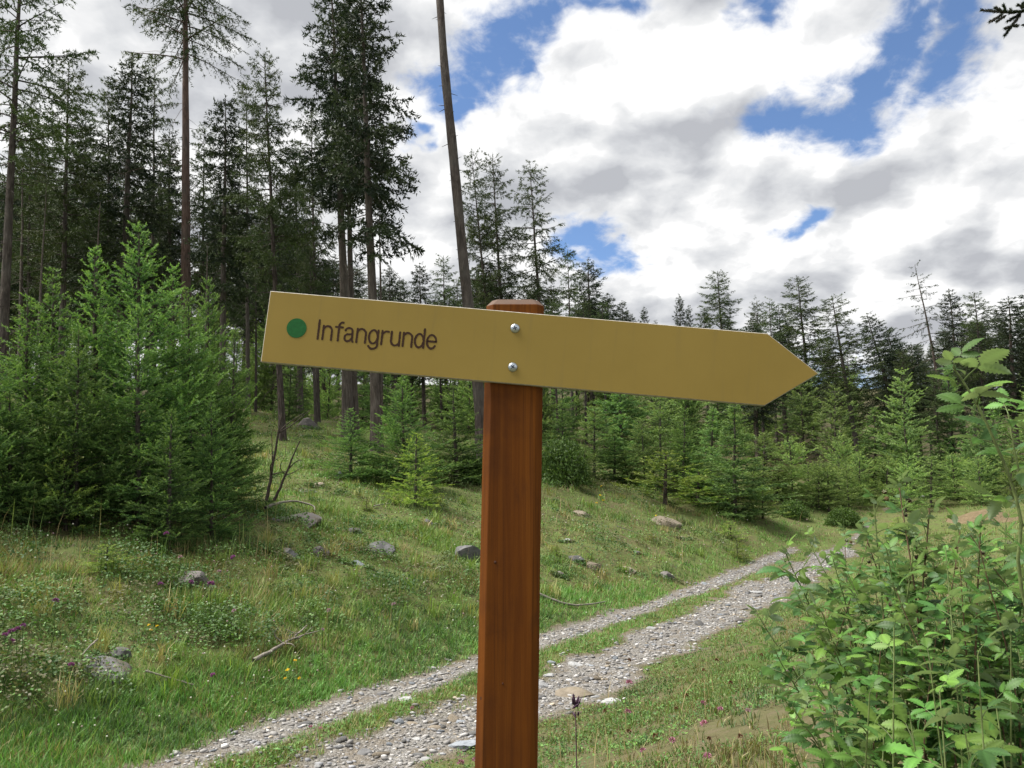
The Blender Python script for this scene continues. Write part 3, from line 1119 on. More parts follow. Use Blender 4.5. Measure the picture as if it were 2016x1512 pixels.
x0, z0 = to_board(625.2, 667.0)
x1, z1 = to_board(630.0, 630.5)
CAP = z1 - z0
LET = [('I', 0.0, 0.1), ('n', 0.25, 0.46), ('f', 0.90, 0.40), ('a', 1.40, 0.46), ('n', 2.06, 0.46), ('g', 2.70, 0.47), ('r', 3.38, 0.36), ('u', 3.88, 0.44), ('n', 4.52, 0.46), ('d', 5.14, 0.47), ('e', 5.78, 0.48)]
xe, _ = to_board(859, 672)
UN = (xe - x0) / 6.27
for i, (chh, ox, w) in enumerate(LET):
    pol = [[(px_ * UN, py_ * CAP) for px_, py_ in s_] for s_ in glyph(chh, w)]
    V, F = strokes_mesh(pol, CAP * 0.056, 40 + i)
    o = obj('letter', make_mesh('letter', V, F), MAT['engraved'], board, (x0 + ox * UN, -0.0004, z0))

# two screws
for (px, py, rz) in ((1014, 646.5, 0.3), (1009.5, 723, 0.9)):
    sx_, sz_ = to_board(px, py)
    bm = bmesh.new()
    bmesh.ops.create_uvsphere(bm, u_segments=28, v_segments=14, radius=0.0078)
    bmesh.ops.delete(bm, geom=[v for v in bm.verts if v.co.z < -0.0006], context='VERTS')
    for v in bm.verts:
        v.co.z *= 0.52
    bmesh.ops.rotate(bm, verts=bm.verts, matrix=Matrix.Rotation(math.pi / 2, 3, 'X'))
    me = bpy.data.meshes.new('screw')
    bm.to_mesh(me)
    bm.free()
    me.polygons.foreach_set('use_smooth', np.ones(len(me.polygons), bool))
    wpos = ctr + EX * sx_ + EZ * sz_
    sc_ = obj('screw', me, MAT['zinc'], sp_, tuple(wpos - base + np.array([0, 0.0002, 0])))
    # cross recess
    V, F = [], []
    for a in (0, math.pi / 2):
        l, w = 0.0034, 0.0008
        pts = [(-l, -w), (l, -w), (l, w), (-l, w)]
        o = len(V)
        for (x, z) in pts:
            ca, sa = math.cos(a + rz), math.sin(a + rz)
            rr2 = (x * ca - z * sa, x * sa + z * ca)
            V.append((rr2[0], -0.0043 - 0.0001 * (a > 0), rr2[1]))
        for (x, z) in pts:
            ca, sa = math.cos(a + rz), math.sin(a + rz)
            V.append((x * ca - z * sa, -0.0012, x * sa + z * ca))
        F += [(o, o + 1, o + 2, o + 3)] + [(o + i, o + 4 + i, o + 4 + (i + 1) % 4, o + (i + 1) % 4) for i in range(4)]
    obj('cross_recess', make_mesh('cross_recess', V, F), MAT['screw_slot'], sc_)

# ------------------------------------------------------------------ conifers
def conifer(seed, H, tr, cb, R, prof, e1, e2, up, gap, nper, tw_gap, tw_len, hang, nl, nw, ngap, nper_pt, cols, tip=None, dead=0, stem_k=1.0, lmin=0.5, twmax=0.8, bare=0.12, lead=1.1):
    """returns trunk mesh data (with limbs) and crown mesh data; base at the origin"""
    r = np.random.default_rng(seed)
    # trunk
    K = 16
    zz = np.linspace(-0.25, H, K)
    wob = np.stack([np.cumsum(r.normal(0, 0.010, K)), np.cumsum(r.normal(0, 0.010, K)), np.zeros(K)], 1) * (H / 12)
    wob -= wob[0]
    nodes = np.stack([np.zeros(K), np.zeros(K), zz], 1) + wob
    rad = tr * (1 - np.clip(zz, 0, None) / H) ** 0.8 * (1 + 0.35 * np.exp(-np.clip(zz, 0, None) / (0.04 * H))) + 0.006
    TV, TQ = tube1(nodes, rad, 10)
    # branch list
    z = cb
    Z, AZ, LEN, TTT = [], [], [], []
    while z < H - 0.04 * H * 0.3:
        t = (z - cb) / (H - cb)
        n = max(2, int(round(r.normal(nper, 0.9))))
        a0 = r.uniform(0, 6.28)
        for k in range(n):
            az = a0 + k * 6.283 / n + r.normal(0, 0.35)
            L = R * prof(t) * r.uniform(lmin, 1.08)
            Z.append(max(0.02, z + r.normal(0, gap * 0.42)))
            AZ.append(az)
            LEN.append(max(L, 0.06))
            TTT.append(t)
        z += gap * r.uniform(0.65, 1.35) * (1.0 - 0.35 * t)
    Z, AZ, LEN, TTT = map(np.array, (Z, AZ, LEN, TTT))
    B = len(Z)
    KB = 7
    tau = np.linspace(0, 1, KB)
    E1 = e1[0] + (e1[1] - e1[0]) * TTT + r.normal(0, 0.10, B)
    E2 = e2[0] + (e2[1] - e2[0]) * TTT + r.normal(0, 0.07, B)
    zi = np.interp(Z, zz, np.arange(K))
    i0 = np.clip(zi.astype(int), 0, K - 2)
    f = zi - i0
    bx = nodes[i0, 0] * (1 - f) + nodes[i0 + 1, 0] * f
    by = nodes[i0, 1] * (1 - f) + nodes[i0 + 1, 1] * f
    crook = r.normal(0, 0.10, (B, 1)) * tau[None] ** 2
    dirx, diry = np.cos(AZ), np.sin(AZ)
    rr = LEN[:, None] * tau[None]
    NB = np.stack([bx[:, None] + rr * dirx[:, None] - crook * LEN[:, None] * diry[:, None],
                   by[:, None] + rr * diry[:, None] + crook * LEN[:, None] * dirx[:, None],
                   Z[:, None] + LEN[:, None] * (E1[:, None] * tau + E2[:, None] * tau ** 2 + up * tau ** 4)], -1)
    RB = (0.010 * LEN[:, None] + 0.004) * stem_k * (1 - 0.85 * tau[None])
    LV, LQ = tubes(NB, RB, 3)
    parts_v, parts_q = [TV, LV], [TQ, LQ + len(TV)]
    # dead stubs and bare twigs below the crown
    if dead:
        zd = r.uniform(0.12 * H, max(cb, 0.2 * H), dead)
        azd = r.uniform(0, 6.28, dead)
        ld = r.uniform(0.15, 0.75, dead) * R
        td = np.linspace(0, 1, 4)
        ND = np.stack([ld[:, None] * td * np.cos(azd)[:, None], ld[:, None] * td * np.sin(azd)[:, None],
                       zd[:, None] + ld[:, None] * (r.normal(-0.15, 0.3, dead)[:, None] * td - 0.25 * td ** 2)], -1)
        ND[..., 0] += np.interp(zd, zz, nodes[:, 0])[:, None]
        ND[..., 1] += np.interp(zd, zz, nodes[:, 1])[:, None]
        DV, DQ = tubes(ND, 0.011 * (1 - 0.7 * td)[None] * np.ones((dead, 1)), 3)
        parts_q.append(DQ + sum(len(v) for v in parts_v))
        parts_v.append(DV)
    # twigs
    nt = np.maximum(2, (LEN / tw_gap).astype(int))
    bi = np.repeat(np.arange(B), nt)
    M = len(bi)
    ta = bare + (1 - bare) * r.uniform(0, 1, M) ** 0.85
    ki = ta * (KB - 1)
    k0 = np.clip(ki.astype(int), 0, KB - 2)
    kf = (ki - k0)[:, None]
    bp = NB[bi, k0] * (1 - kf) + NB[bi, k0 + 1] * kf
    fw = NB[bi, k0 + 1] - NB[bi, k0]
    fw /= np.linalg.norm(fw, axis=1, keepdims=True)
    sd = np.cross(fw, [0, 0, 1.0])
    sd /= np.linalg.norm(sd, axis=1, keepdims=True) + 1e-9
    sgn = np.where(r.random(M) < 0.5, -1.0, 1.0)[:, None]
    td_ = fw * r.uniform(0.35, 0.9, (M, 1)) + sd * sgn * r.uniform(0.25, 0.9, (M, 1)) + np.array([0, 0, 1.0]) * r.normal(-hang, 0.22, (M, 1))
    td_ /= np.linalg.norm(td_, axis=1, keepdims=True)
    tl = np.minimum(tw_len * LEN[bi] * (0.35 + 0.9 * (1 - ta)) * r.uniform(0.5, 1.2, M), twmax) + nl * 0.6
    # every branch ends in a leading twig
    last = np.arange(B)
    bp = np.concatenate([bp, NB[last, -2]])
    dl = NB[:, -1] - NB[:, -2]
    ll = np.linalg.norm(dl, axis=1)
    td_ = np.concatenate([td_, dl / ll[:, None]])
    tl = np.concatenate([tl, ll * lead * r.uniform(0.7, 1.3, B) + nl])
    bi = np.concatenate([bi, last])
    # the leader of the tree
    bp = np.concatenate([bp, [nodes[-1] - np.array([0, 0, 0.08 * H * 0.5])]])
    td_ = np.concatenate([td_, [[0, 0, 1.0]]])
    tl = np.concatenate([tl, [0.06 * H * 0.5 + nl]])
    bi = np.concatenate([bi, [B - 1]])
    npt = np.maximum(2, (tl / ngap).astype(int)) * nper_pt
    wi = np.repeat(np.arange(len(tl)), npt)
    Q = len(wi)
    q = r.uniform(0, 1, Q)
    sag = -0.35 * hang * q ** 2 * tl[wi]
    Pn = bp[wi] + td_[wi] * (q * tl[wi])[:, None]
    Pn[:, 2] += sag
    rd = r.normal(size=(Q, 3))
    rd -= (rd * td_[wi]).sum(1, keepdims=True) * td_[wi]
    rd /= np.linalg.norm(rd, axis=1, keepdims=True) + 1e-9
    nd = td_[wi] * r.uniform(0.25, 0.95, (Q, 1)) + rd * r.uniform(0.4, 0.9, (Q, 1)) + np.array([0, 0, 0.12])
    nd /= np.linalg.norm(nd, axis=1, keepdims=True)
    ws = np.cross(nd, r.normal(size=(Q, 3)))
    ws /= np.linalg.norm(ws, axis=1, keepdims=True) + 1e-9
    ln = nl * r.uniform(0.6, 1.25, Q)[:, None]
    wd = nw * r.uniform(0.7, 1.3, Q)[:, None] * 0.5
    CV = np.stack([Pn - ws * wd, Pn + ws * wd, Pn + nd * ln], 1).reshape(-1, 3)
    CF = np.arange(3 * Q).reshape(Q, 3)
    cols = np.asarray(cols)
    bc = cols[r.integers(0, len(cols), B)]
    cc = bc[bi[wi]] * r.uniform(0.72, 1.28, (Q, 1))
    if tip is not None:
        k = np.clip((q - 0.35) / 0.55, 0, 1) * r.uniform(0.2, 1.0, Q)
        k = np.where((wi >= M) & (lead > 1.5), np.clip(k + 0.55, 0, 1), k)[:, None]
        cc = cc * (1 - k) + np.asarray(tip) * k
    CC = np.repeat(cc, 3, 0)
    return (np.concatenate(parts_v), np.concatenate(parts_q)), (CV, CF, CC)


def proto(name, bark, needle, **kw):
    (tv, tq), (cv, cf, cc) = conifer(**kw)
    tm = make_mesh(name + '_trunk', tv, tq, True)
    tm.materials.append(MAT[bark])
    cm = make_mesh(name + '_crown', cv, cf, False, cc)
    cm.materials.append(MAT[needle])
    return dict(trunk=tm, crown=cm, H=kw['H'], R=kw['R'])


SPR = [(0.028, 0.043, 0.027), (0.036, 0.052, 0.029), (0.046, 0.063, 0.032)]
LAR = [(0.050, 0.078, 0.030), (0.064, 0.098, 0.034), (0.076, 0.104, 0.038)]
YLA = [(0.080, 0.160, 0.052), (0.098, 0.185, 0.056), (0.070, 0.140, 0.052)]
YTIP = (0.195, 0.300, 0.090)
pf_spr = lambda t: min(1.0, 0.55 + 3.0 * t) * (1 - t) ** 0.62 + 0.03
pf_lar = lambda t: min(1.0, 0.45 + 2.2 * t) * (1 - t) ** 0.55 + 0.04
pf_yng = lambda t: min(1.0, 0.7 + 1.5 * t) * (1 - t) ** 1.15 + 0.04
PR = {}
for i, (cbf, dens) in enumerate([(0.40, 1.0), (0.30, 1.0), (0.52, 0.9)]):
    PR['spruce%d' % i] = proto('spruce', 'bark_spruce', 'needle_old', seed=20 + i, H=16.0, tr=0.20, cb=16 * cbf, R=2.5, prof=pf_spr, e1=(-0.10, 0.42), e2=(-0.38, -0.25), up=0.16,
                               gap=0.38 / dens, nper=4.6, tw_gap=0.080, tw_len=0.36, hang=0.34, nl=0.16, nw=0.055, ngap=0.075, nper_pt=2, cols=SPR, dead=34, bare=0.10)
for i, (cbf, dens) in enumerate([(0.34, 1.0), (0.45, 0.8), (0.28, 0.9)]):
    PR['larch%d' % i] = proto('larch', 'bark_larch', 'needle_old', seed=40 + i, H=16.0, tr=0.17, cb=16 * cbf, R=2.9, prof=pf_lar, e1=(-0.12, 0.55), e2=(-0.10, -0.25), up=0.12,
                              gap=0.34 / dens, nper=4.4, tw_gap=0.085, tw_len=0.30, hang=0.40, nl=0.125, nw=0.036, ngap=0.050, nper_pt=2, cols=LAR, dead=40, stem_k=1.25, bare=0.14)
PR['airy0'] = proto('larch', 'bark_red', 'needle_old', seed=61, H=24.0, tr=0.19, cb=24 * 0.60, R=3.1, prof=lambda t: min(1.0, 0.75 + 0.8 * t) * (1 - t) ** 0.5 + 0.05, e1=(-0.22, 0.5), e2=(-0.22, -0.2), up=0.10,
                    gap=0.44, nper=4.2, tw_gap=0.085, tw_len=0.32, hang=0.60, nl=0.11, nw=0.030, ngap=0.050, nper_pt=2, cols=LAR, dead=26, stem_k=1.3, bare=0.10)
PR['poor0'] = proto('spruce', 'bark_spruce', 'needle_old', seed=63, H=16.0, tr=0.16, cb=8.0, R=2.6, prof=lambda t: (0.5 + 0.5 * math.sin(9 * t + 1) ** 2) * (1 - t) ** 0.5 + 0.05, e1=(-0.16, 0.35), e2=(-0.20, -0.2), up=0.14,
                    gap=0.60, nper=3.2, tw_gap=0.10, tw_len=0.25, hang=0.35, nl=0.13, nw=0.040, ngap=0.08, nper_pt=2, cols=SPR, dead=20, stem_k=1.3)
PR['thin0'] = proto('dead_tree', 'bark_spruce', 'needle_old', seed=64, H=10.0, tr=0.065, cb=5.0, R=0.9, prof=lambda t: (1 - t) ** 0.5 * 0.7 + 0.05, e1=(-0.3, 0.2), e2=(-0.3, -0.2), up=0.1,
                    gap=0.8, nper=2.0, tw_gap=0.2, tw_len=0.25, hang=0.3, nl=0.09, nw=0.02, ngap=0.12, nper_pt=1, cols=SPR, dead=26)
# young trees, seen closer: finer needles
for i, (RR, gp) in enumerate([(1.75, 0.15), (1.35, 0.14), (1.55, 0.16)]):
    PR['young%d' % i] = proto('young_larch', 'bark_young', 'needle_young', seed=80 + i, H=5.0, tr=0.055, cb=0.10, R=RR, prof=pf_yng, e1=(0.22, 0.85), e2=(-0.20, -0.15), up=0.16,
                              gap=gp, nper=4.2, tw_gap=0.060, tw_len=0.55, hang=-0.06, nl=0.046, nw=0.017, ngap=0.015, nper_pt=2, cols=YLA, tip=YTIP, stem_k=0.9, lmin=0.42, twmax=0.50, bare=0.05, lead=2.0)
PR['yspruce'] = proto('young_spruce', 'bark_young', 'needle_young', seed=91, H=2.0, tr=0.025, cb=0.05, R=0.72, prof=lambda t: (1 - t) ** 0.85 + 0.05, e1=(0.15, 0.65), e2=(-0.10, -0.1), up=0.05,
                      gap=0.11, nper=4.6, tw_gap=0.040, tw_len=0.42, hang=0.0, nl=0.032, nw=0.011, ngap=0.012, nper_pt=2, cols=[(0.125, 0.200, 0.040), (0.150, 0.225, 0.045)], tip=(0.31, 0.37, 0.075), stem_k=0.8, twmax=0.24, lead=1.8)
PR['sapling'] = proto('larch_sapling', 'bark_young', 'needle_young', seed=95, H=1.2, tr=0.016, cb=0.05, R=0.42, prof=lambda t: (1 - t) ** 0.7 + 0.06, e1=(0.3, 0.9), e2=(-0.10, -0.1), up=0.05,
                      gap=0.085, nper=3.8, tw_gap=0.045, tw_len=0.38, hang=0.0, nl=0.036, nw=0.012, ngap=0.013, nper_pt=2, cols=[(0.145, 0.225, 0.05), (0.12, 0.20, 0.05)], tip=(0.29, 0.36, 0.09), stem_k=0.8, twmax=0.2, lead=1.8)
PR['ymid'] = proto('young_larch', 'bark_young', 'needle_young', seed=97, H=6.0, tr=0.06, cb=0.15, R=1.7, prof=pf_yng, e1=(0.05, 0.65), e2=(-0.12, -0.15), up=0.12,
                   gap=0.17, nper=4.2, tw_gap=0.085, tw_len=0.50, hang=-0.03, nl=0.085, nw=0.032, ngap=0.026, nper_pt=2, cols=[(0.105, 0.195, 0.078), (0.125, 0.220, 0.082)], tip=(0.220, 0.330, 0.115), stem_k=0.9, lmin=0.42, twmax=0.5, bare=0.05, lead=1.9)

PR['ymid1'] = proto('young_larch', 'bark_young', 'needle_young', seed=98, H=6.0, tr=0.05, cb=0.15, R=1.35, prof=lambda t: min(1.0, 0.6 + 1.2 * t) * (1 - t) ** 0.7 + 0.04, e1=(0.35, 0.95), e2=(-0.25, -0.15), up=0.10,
                    gap=0.26, nper=3.8, tw_gap=0.085, tw_len=0.55, hang=-0.10, nl=0.080, nw=0.030, ngap=0.026, nper_pt=2, cols=[(0.140, 0.225, 0.088), (0.160, 0.245, 0.095)], tip=(0.280, 0.370, 0.140), stem_k=0.9, lmin=0.3, twmax=0.7, bare=0.05, lead=2.4)
PR['ymid2'] = proto('young_larch', 'bark_young', 'needle_young', seed=99, H=4.0, tr=0.05, cb=0.08, R=1.6, prof=lambda t: (0.55 + 0.45 * math.sin(7 * t + 0.6) ** 2) * (1 - t) ** 0.5 + 0.05, e1=(0.45, 0.9), e2=(-0.25, -0.1), up=0.05,
                    gap=0.20, nper=4.2, tw_gap=0.080, tw_len=0.50, hang=-0.12, nl=0.075, nw=0.028, ngap=0.026, nper_pt=2, cols=[(0.135, 0.225, 0.078), (0.170, 0.260, 0.085)], tip=(0.300, 0.385, 0.130), stem_k=0.9, lmin=0.3, twmax=0.6, bare=0.05, lead=2.2)

tr_rng = np.random.default_rng(5)


def plant(pname, x, y, H, wk, name, label, cat, group=None, lean=0.0, sink=0.05):
    p = PR[pname]
    o = empty(name, (x, y, gz(x, y) - sink), label, cat, group)
    k = H / p['H']
    o.rotation_mode = 'ZYX'
    o.rotation_euler = (0, lean, tr_rng.uniform(0, 6.28))
    w = 1.2 * wk / p['R']
    o.scale = (w, w, k)
    obj('trunk', p['trunk'], None, o)
    obj('crown', p['crown'], None, o)
    return o


def tree(pname, bx, tx, ty, d, hw, name, label, cat='tree', group=None):
    """bx: pixel column of the trunk near the ground, (tx, ty): pixel of the tip, d: distance, hw: half width of the crown in pixels"""
    b = at_dist(bx, 880, d)
    top = at_dist(tx, ty, d)
    g0 = gz(b[0], d)
    Ht = top[2] - g0
    lean = math.atan2(top[0] - b[0], Ht)
    return plant(pname, b[0], d, Ht / math.cos(lean), hw * d / FPX, name, label, cat, group, lean)


# tall trees of the wood on the left, from their place in the photograph
tree('larch1', -4, 44, -190, 25, 150, 'larch_tree', 'tall larch with a straight grey trunk at the open end of the left wood')
tree('larch0', 112, 134, 118, 29, 100, 'larch_tree', 'larch with tiered layered boughs beside the tall straight grey larch')
tree('spruce1', 228, 262, 105, 31, 105, 'spruce_tree', 'dark broad topped spruce behind the big young larch')
tree('airy0', 366, 362, -330, 31, 150, 'larch_tree', 'very tall larch with a reddish trunk and drooping airy boughs')
tree('spruce0', 432, 446, 185, 29, 82, 'spruce_tree', 'dark dense spruce right beside the tall reddish larch trunk')
tree('larch0', 556, 520, 100, 27, 92, 'larch_tree', 'green larch with a grey trunk that passes behind the sign end')
tree('spruce2', 684, 652, -60, 30, 112, 'spruce_tree', 'tall dark spruce with two grey stems close together')
tree('spruce2', 700, 676, -10, 30.6, 80, 'spruce_tree', 'slim spruce growing against the tall double stemmed spruce')
tree('spruce0', 742, 708, -95, 27, 118, 'spruce_tree', 'tallest dark spruce with a thick trunk beside the bare leaning trunk')
tree('thin0', 752, 748, 385, 27, 45, 'dead_tree', 'thin dead pole tree next to the tallest dark spruce')
tree('thin0', 64, 90, 360, 24, 40, 'dead_tree', 'thin broken dead tree between two larches in the left wood')
tree('thin0', 30, 48, 310, 30, 55, 'dead_tree', 'thin dead conifer close to the tall straight grey larch')
tree('thin0', 176, 196, 395, 27, 50, 'dead_tree', 'slim half dead conifer behind the young larches')
tree('thin0', 398, 410, 480, 24, 40, 'dead_tree', 'slim dead stem with bare twigs behind the larch sapling')
# slimmer trees filling the left wood
for k, bx, tx, ty, d, hw, lab in [
        ('larch2', 46, 62, 175, 33, 62, 'slender larch just inside the open end of the left wood'),
        ('spruce1', 150, 168, 215, 37, 58, 'slender dark spruce between the tiered larch and the broad topped spruce'),
        ('larch2', 205, 214, 150, 36, 70, 'slender larch leaning on the dark broad topped spruce'),
        ('larch1', 292, 304, 130, 34, 70, 'sparse larch left of the very tall reddish larch'),
        ('spruce0', 330, 334, 250, 38, 55, 'slim spruce close behind the reddish larch trunk'),
        ('larch2', 395, 402, 240, 38, 60, 'slim green larch right behind the reddish larch trunk'),
        ('larch1', 486, 484, 160, 35, 66, 'sparse slim larch between the dense spruce and the green larch'),
        ('spruce1', 590, 582, 270, 40, 60, 'slim dark spruce right of the green larch'),
        ('larch2', 625, 612, 200, 37, 62, 'slim larch beside the double stemmed spruce')]:
    tree(k, bx, tx, ty, d, hw, 'spruce_tree' if k[0] == 's' else 'larch_tree', lab)
# the group of larches behind the post
tree('larch2', 985, 928, 292, 40, 58, 'larch_tree', 'larch leaning left in the airy group right behind the post')
tree('larch2', 1003, 968, 298, 41, 72, 'larch_tree', 'upright twin larch in the airy group right behind the post')
tree('larch1', 1082, 1043, 322, 42, 78, 'larch_tree', 'lone sparse larch with one long bough to the blue sky')
tree('larch1', 1128, 1118, 490, 48, 48, 'larch_tree', 'smaller larch just right of the airy larch group')
tree('spruce1', 1168, 1157, 508, 50, 62, 'spruce_tree', 'pointed dark spruce above the middle of the sign')
for bx, tx, ty, d, hw, k in [(775, 765, 520, 44, 44, 'spruce1'), (835, 826, 515, 46, 46, 'spruce1'), (880, 872, 500, 52, 52, 'larch2'), (795, 788, 545, 50, 40, 'spruce0'), (640, 628, 505, 46, 50, 'spruce1'), (600, 590, 520, 52, 50, 'larch0'),
                             (905, 900, 545, 58, 46, 'larch2'), (1205, 1196, 575, 56, 46, 'spruce1'), (1232, 1226, 590, 62, 34, 'spruce0'), (1272, 1268, 602, 70, 22, 'spruce1'), (1295, 1290, 628, 72, 16, 'spruce1'), (1055, 1050, 540, 60, 50, 'larch0'), (1090, 1085, 560, 58, 42, 'spruce1')]:
    tree(k, bx, tx, ty, d, hw, 'spruce_tree' if k[0] == 's' else 'larch_tree', 'smaller conifer of the wood showing above the sign board', 'tree', 'conifers in the wood above the sign')
# the wood on the right
tree('spruce1', 1346, 1337, 577, 55, 24, 'spruce_tree', 'narrow pointed spruce above the right half of the sign')
tree('spruce1', 1362, 1356, 598, 56, 20, 'spruce_tree', 'small spruce leaning on the narrow pointed spruce')
tree('larch0', 1435, 1412, 532, 52, 64, 'larch_tree', 'wide green larch rising above the right half of the sign')
tree('spruce1', 1395, 1386, 604, 58, 30, 'spruce_tree', 'small dark spruce at the foot of the wide green larch')
tree('spruce1', 1492, 1486, 612, 56, 32, 'spruce_tree', 'small dark spruce just before the arrow shoulder of the sign')
tree('spruce1', 1548, 1532, 600, 50, 48, 'spruce_tree', 'dark spruce behind the arrow tip of the sign')
tree('larch0', 1605, 1570, 543, 46, 72, 'larch_tree', 'bare topped larch above the arrow tip of the sign')
tree('larch2', 1692, 1638, 578, 43, 78, 'larch_tree', 'leaning larch with a long bare lower trunk beside the arrow tip')
tree('spruce1', 1790, 1706, 614, 47, 58, 'spruce_tree', 'leaning spruce with a slim trunk right of the leaning larch')
tree('spruce0', 1812, 1742, 640, 50, 50, 'spruce_tree', 'lower spruce beside the gap of bright sky on the right')
tree('poor0', 1880, 1797, 520, 45, 56, 'spruce_tree', 'thin topped spruce with separate tiers of boughs standing above the rest')
tree('spruce1', 1902, 1868, 567, 49, 50, 'spruce_tree', 'spruce just right of the thin topped tiered spruce')
tree('larch0', 1945, 1920, 572, 46, 62, 'larch_tree', 'larch with a slim pale leaning trunk above the raspberry shoot')
tree('spruce1', 2000, 1985, 582, 44, 70, 'spruce_tree', 'dark spruce at the far right end of the wood')
tree('spruce1', 2050, 2040, 560, 47, 80, 'spruce_tree', 'dark spruce closing the right end of the wood')
tree('larch2', 1580, 1572, 690, 45, 36, 'larch_tree', 'short larch with a slim bare trunk under the arrow tip')
tree('spruce1', 1650, 1640, 700, 56, 45, 'spruce_tree', 'short dark spruce behind the leaning larch trunk')
# the depth of the wood: trees further back on the rising slope
back = np.random.default_rng(77)
nb = 0
while nb < 150:
    px = back.uniform(-260, 2300)
    d = back.uniform(40, 105)
    if d < 50 and 700 < px < 1300:
        continue
    b = at_dist(px, 880, d)
    # height kept below the skyline of the front row
    sky_y = np.interp(px, [-300, 0, 300, 560, 760, 900, 1080, 1240, 1300, 1420, 1560, 1720, 1800, 2016, 2300], [300, 300, 310, 420, 545, 545, 560, 625, 655, 640, 650, 690, 675, 620, 600])
    top = at_dist(px, sky_y + back.uniform(-20, 70), d)
    Ht = top[2] - gz(b[0], d)
    Ht = float(np.clip(Ht, 5.0, 24.0))
    k = ['spruce0', 'spruce1', 'spruce1', 'larch2', 'larch0'][back.integers(0, 5)]
    nm = 'spruce_tree' if k[0] == 's' else 'larch_tree'
    plant(k, b[0], d, Ht, Ht * back.uniform(0.15, 0.2), nm, 'conifer deep in the dark wood, behind the front row of trees', 'tree', 'conifers deep in the wood', back.normal(0, 0.02))
    nb += 1
# undergrowth of young conifers between the trunks
nu = 0
while nu < 105:
    px = back.uniform(-150, 2200) if nu < 55 else (back.uniform(380, 1350) if nu < 95 else back.uniform(1330, 1500))
    d = back.uniform(34, 66) if nu < 55 else back.uniform(36, 56)
    b = at_dist(px, 880, d)
    Ht = back.uniform(3.0, 6.5) if nu < 95 else back.uniform(3.5, 5.0)
    plant(['ymid', 'ymid1', 'ymid2'][nu % 3], b[0], d, Ht, Ht * back.uniform(0.24, 0.32), 'young_larch', 'bushy young conifer growing between the trunks inside the wood', 'tree', 'undergrowth inside the wood')
    nu += 1
# slim trunks near the edge of the wood
for bx, tx, d in [(1100, 1088, 38), (1155, 1148, 44), (1195, 1186, 40), (620, 610, 36), (500, 505, 38), (320, 318, 36), (150, 160, 38), (1500, 1490, 47), (1530, 1515, 46), (870, 862, 45), (780, 775, 40)]:
    tree('larch1', bx, tx, 590 if bx > 700 else 480, d, 40, 'larch_tree', 'slim larch with a bare lower trunk at the edge of the wood', 'tree', 'slim trunks at the edge of the wood')

# the bare leaning trunk behind the post
bt = hit(950, 905)
bt = np.array([at_dist(948, 880, 27.0)[0], 27.0, 0])
bt[2] = gz(bt[0], bt[1]) - 0.2
tops = [at_dist(945, 800, 27.0), at_dist(926, 640, 27.0), at_dist(911, 500, 27.0), at_dist(892, 300, 27.0), at_dist(876, 140, 27.0), at_dist(866, 0, 27.0), at_dist(857, -150, 27.0), at_dist(850, -330, 27.0), at_dist(846, -420, 27.0)]
pts = spline([bt] + tops, 40) - bt
dd = np.linspace(0, 1, 40)
rad = 0.200 * (1 - dd) ** 0.6 + 0.032
rad = rad * (1 + 0.05 * np.random.default_rng(3).normal(size=40))
rad[0] *= 1.3
V1, Q1 = tubes(pts[None], rad[None], 14)
bare = empty('bare_trunk', bt, 'tall bare leaning conifer trunk without branches right behind the post', 'tree')
obj('trunk', make_mesh('bare_trunk', V1, Q1, True), MAT['bark_larch'], bare)
r2 = np.random.default_rng(8)
ns = 46
ti = r2.uniform(0.25, 0.9, ns)
sp0 = np.stack([np.interp(ti, dd, pts[:, k]) for k in range(3)], 1)
az = r2.uniform(0, 6.28, ns)
ln = r2.uniform(0.24, 0.42, ns)
nd = np.stack([np.cos(az), np.sin(az), r2.normal(0.0, 0.3, ns)], 1)
NB = sp0[:, None, :] + nd[:, None, :] * (ln[:, None] * np.linspace(0, 1, 3)[None])[..., None]
V2, Q2 = tubes(NB, np.array([[0.02, 0.014, 0.006]]) * np.ones((ns, 1)), 4)
obj('branch_stubs', make_mesh('branch_stubs', V2, Q2, True), MAT['bark_larch'], bare)
# its small living top, above the frame
(tv, tq), (cv, cf, cc) = conifer(seed=66, H=5.0, tr=0.06, cb=0.8, R=1.6, prof=pf_lar, e1=(0.0, 0.5), e2=(-0.2, -0.2), up=0.1, gap=0.4, nper=3.6, tw_gap=0.12, tw_len=0.3, hang=0.4, nl=0.10, nw=0.026, ngap=0.06, nper_pt=2, cols=LAR, stem_k=1.2)
tp = pts[-1]
o = obj('crown', make_mesh('crown', cv, cf, False, cc), MAT['needle_old'], bare, tuple(tp - np.array([0, 0, 0.8])))
o = obj('limbs', make_mesh('limbs', tv, tq, True), MAT['bark_larch'], bare, tuple(tp - np.array([0, 0, 0.8])))

# ------------------------------------------------------------------ young larches and other young growth
def young(pname, bx, by, tx, ty, hw, name, label, cat='tree', group=None, dmax=None):
    b = hit(bx, by)
    if dmax is not None and b[1] > dmax:
        q = at_dist(bx, by, dmax)
        b = np.array([q[0], dmax, gz(q[0], dmax)])
    top = at_dist(tx, ty, b[1])
    Ht = top[2] - b[2]
    lean = math.atan2(top[0] - b[0], Ht)
    return plant(pname, b[0], b[1], Ht, hw * b[1] / FPX, name, label, cat, group, lean)


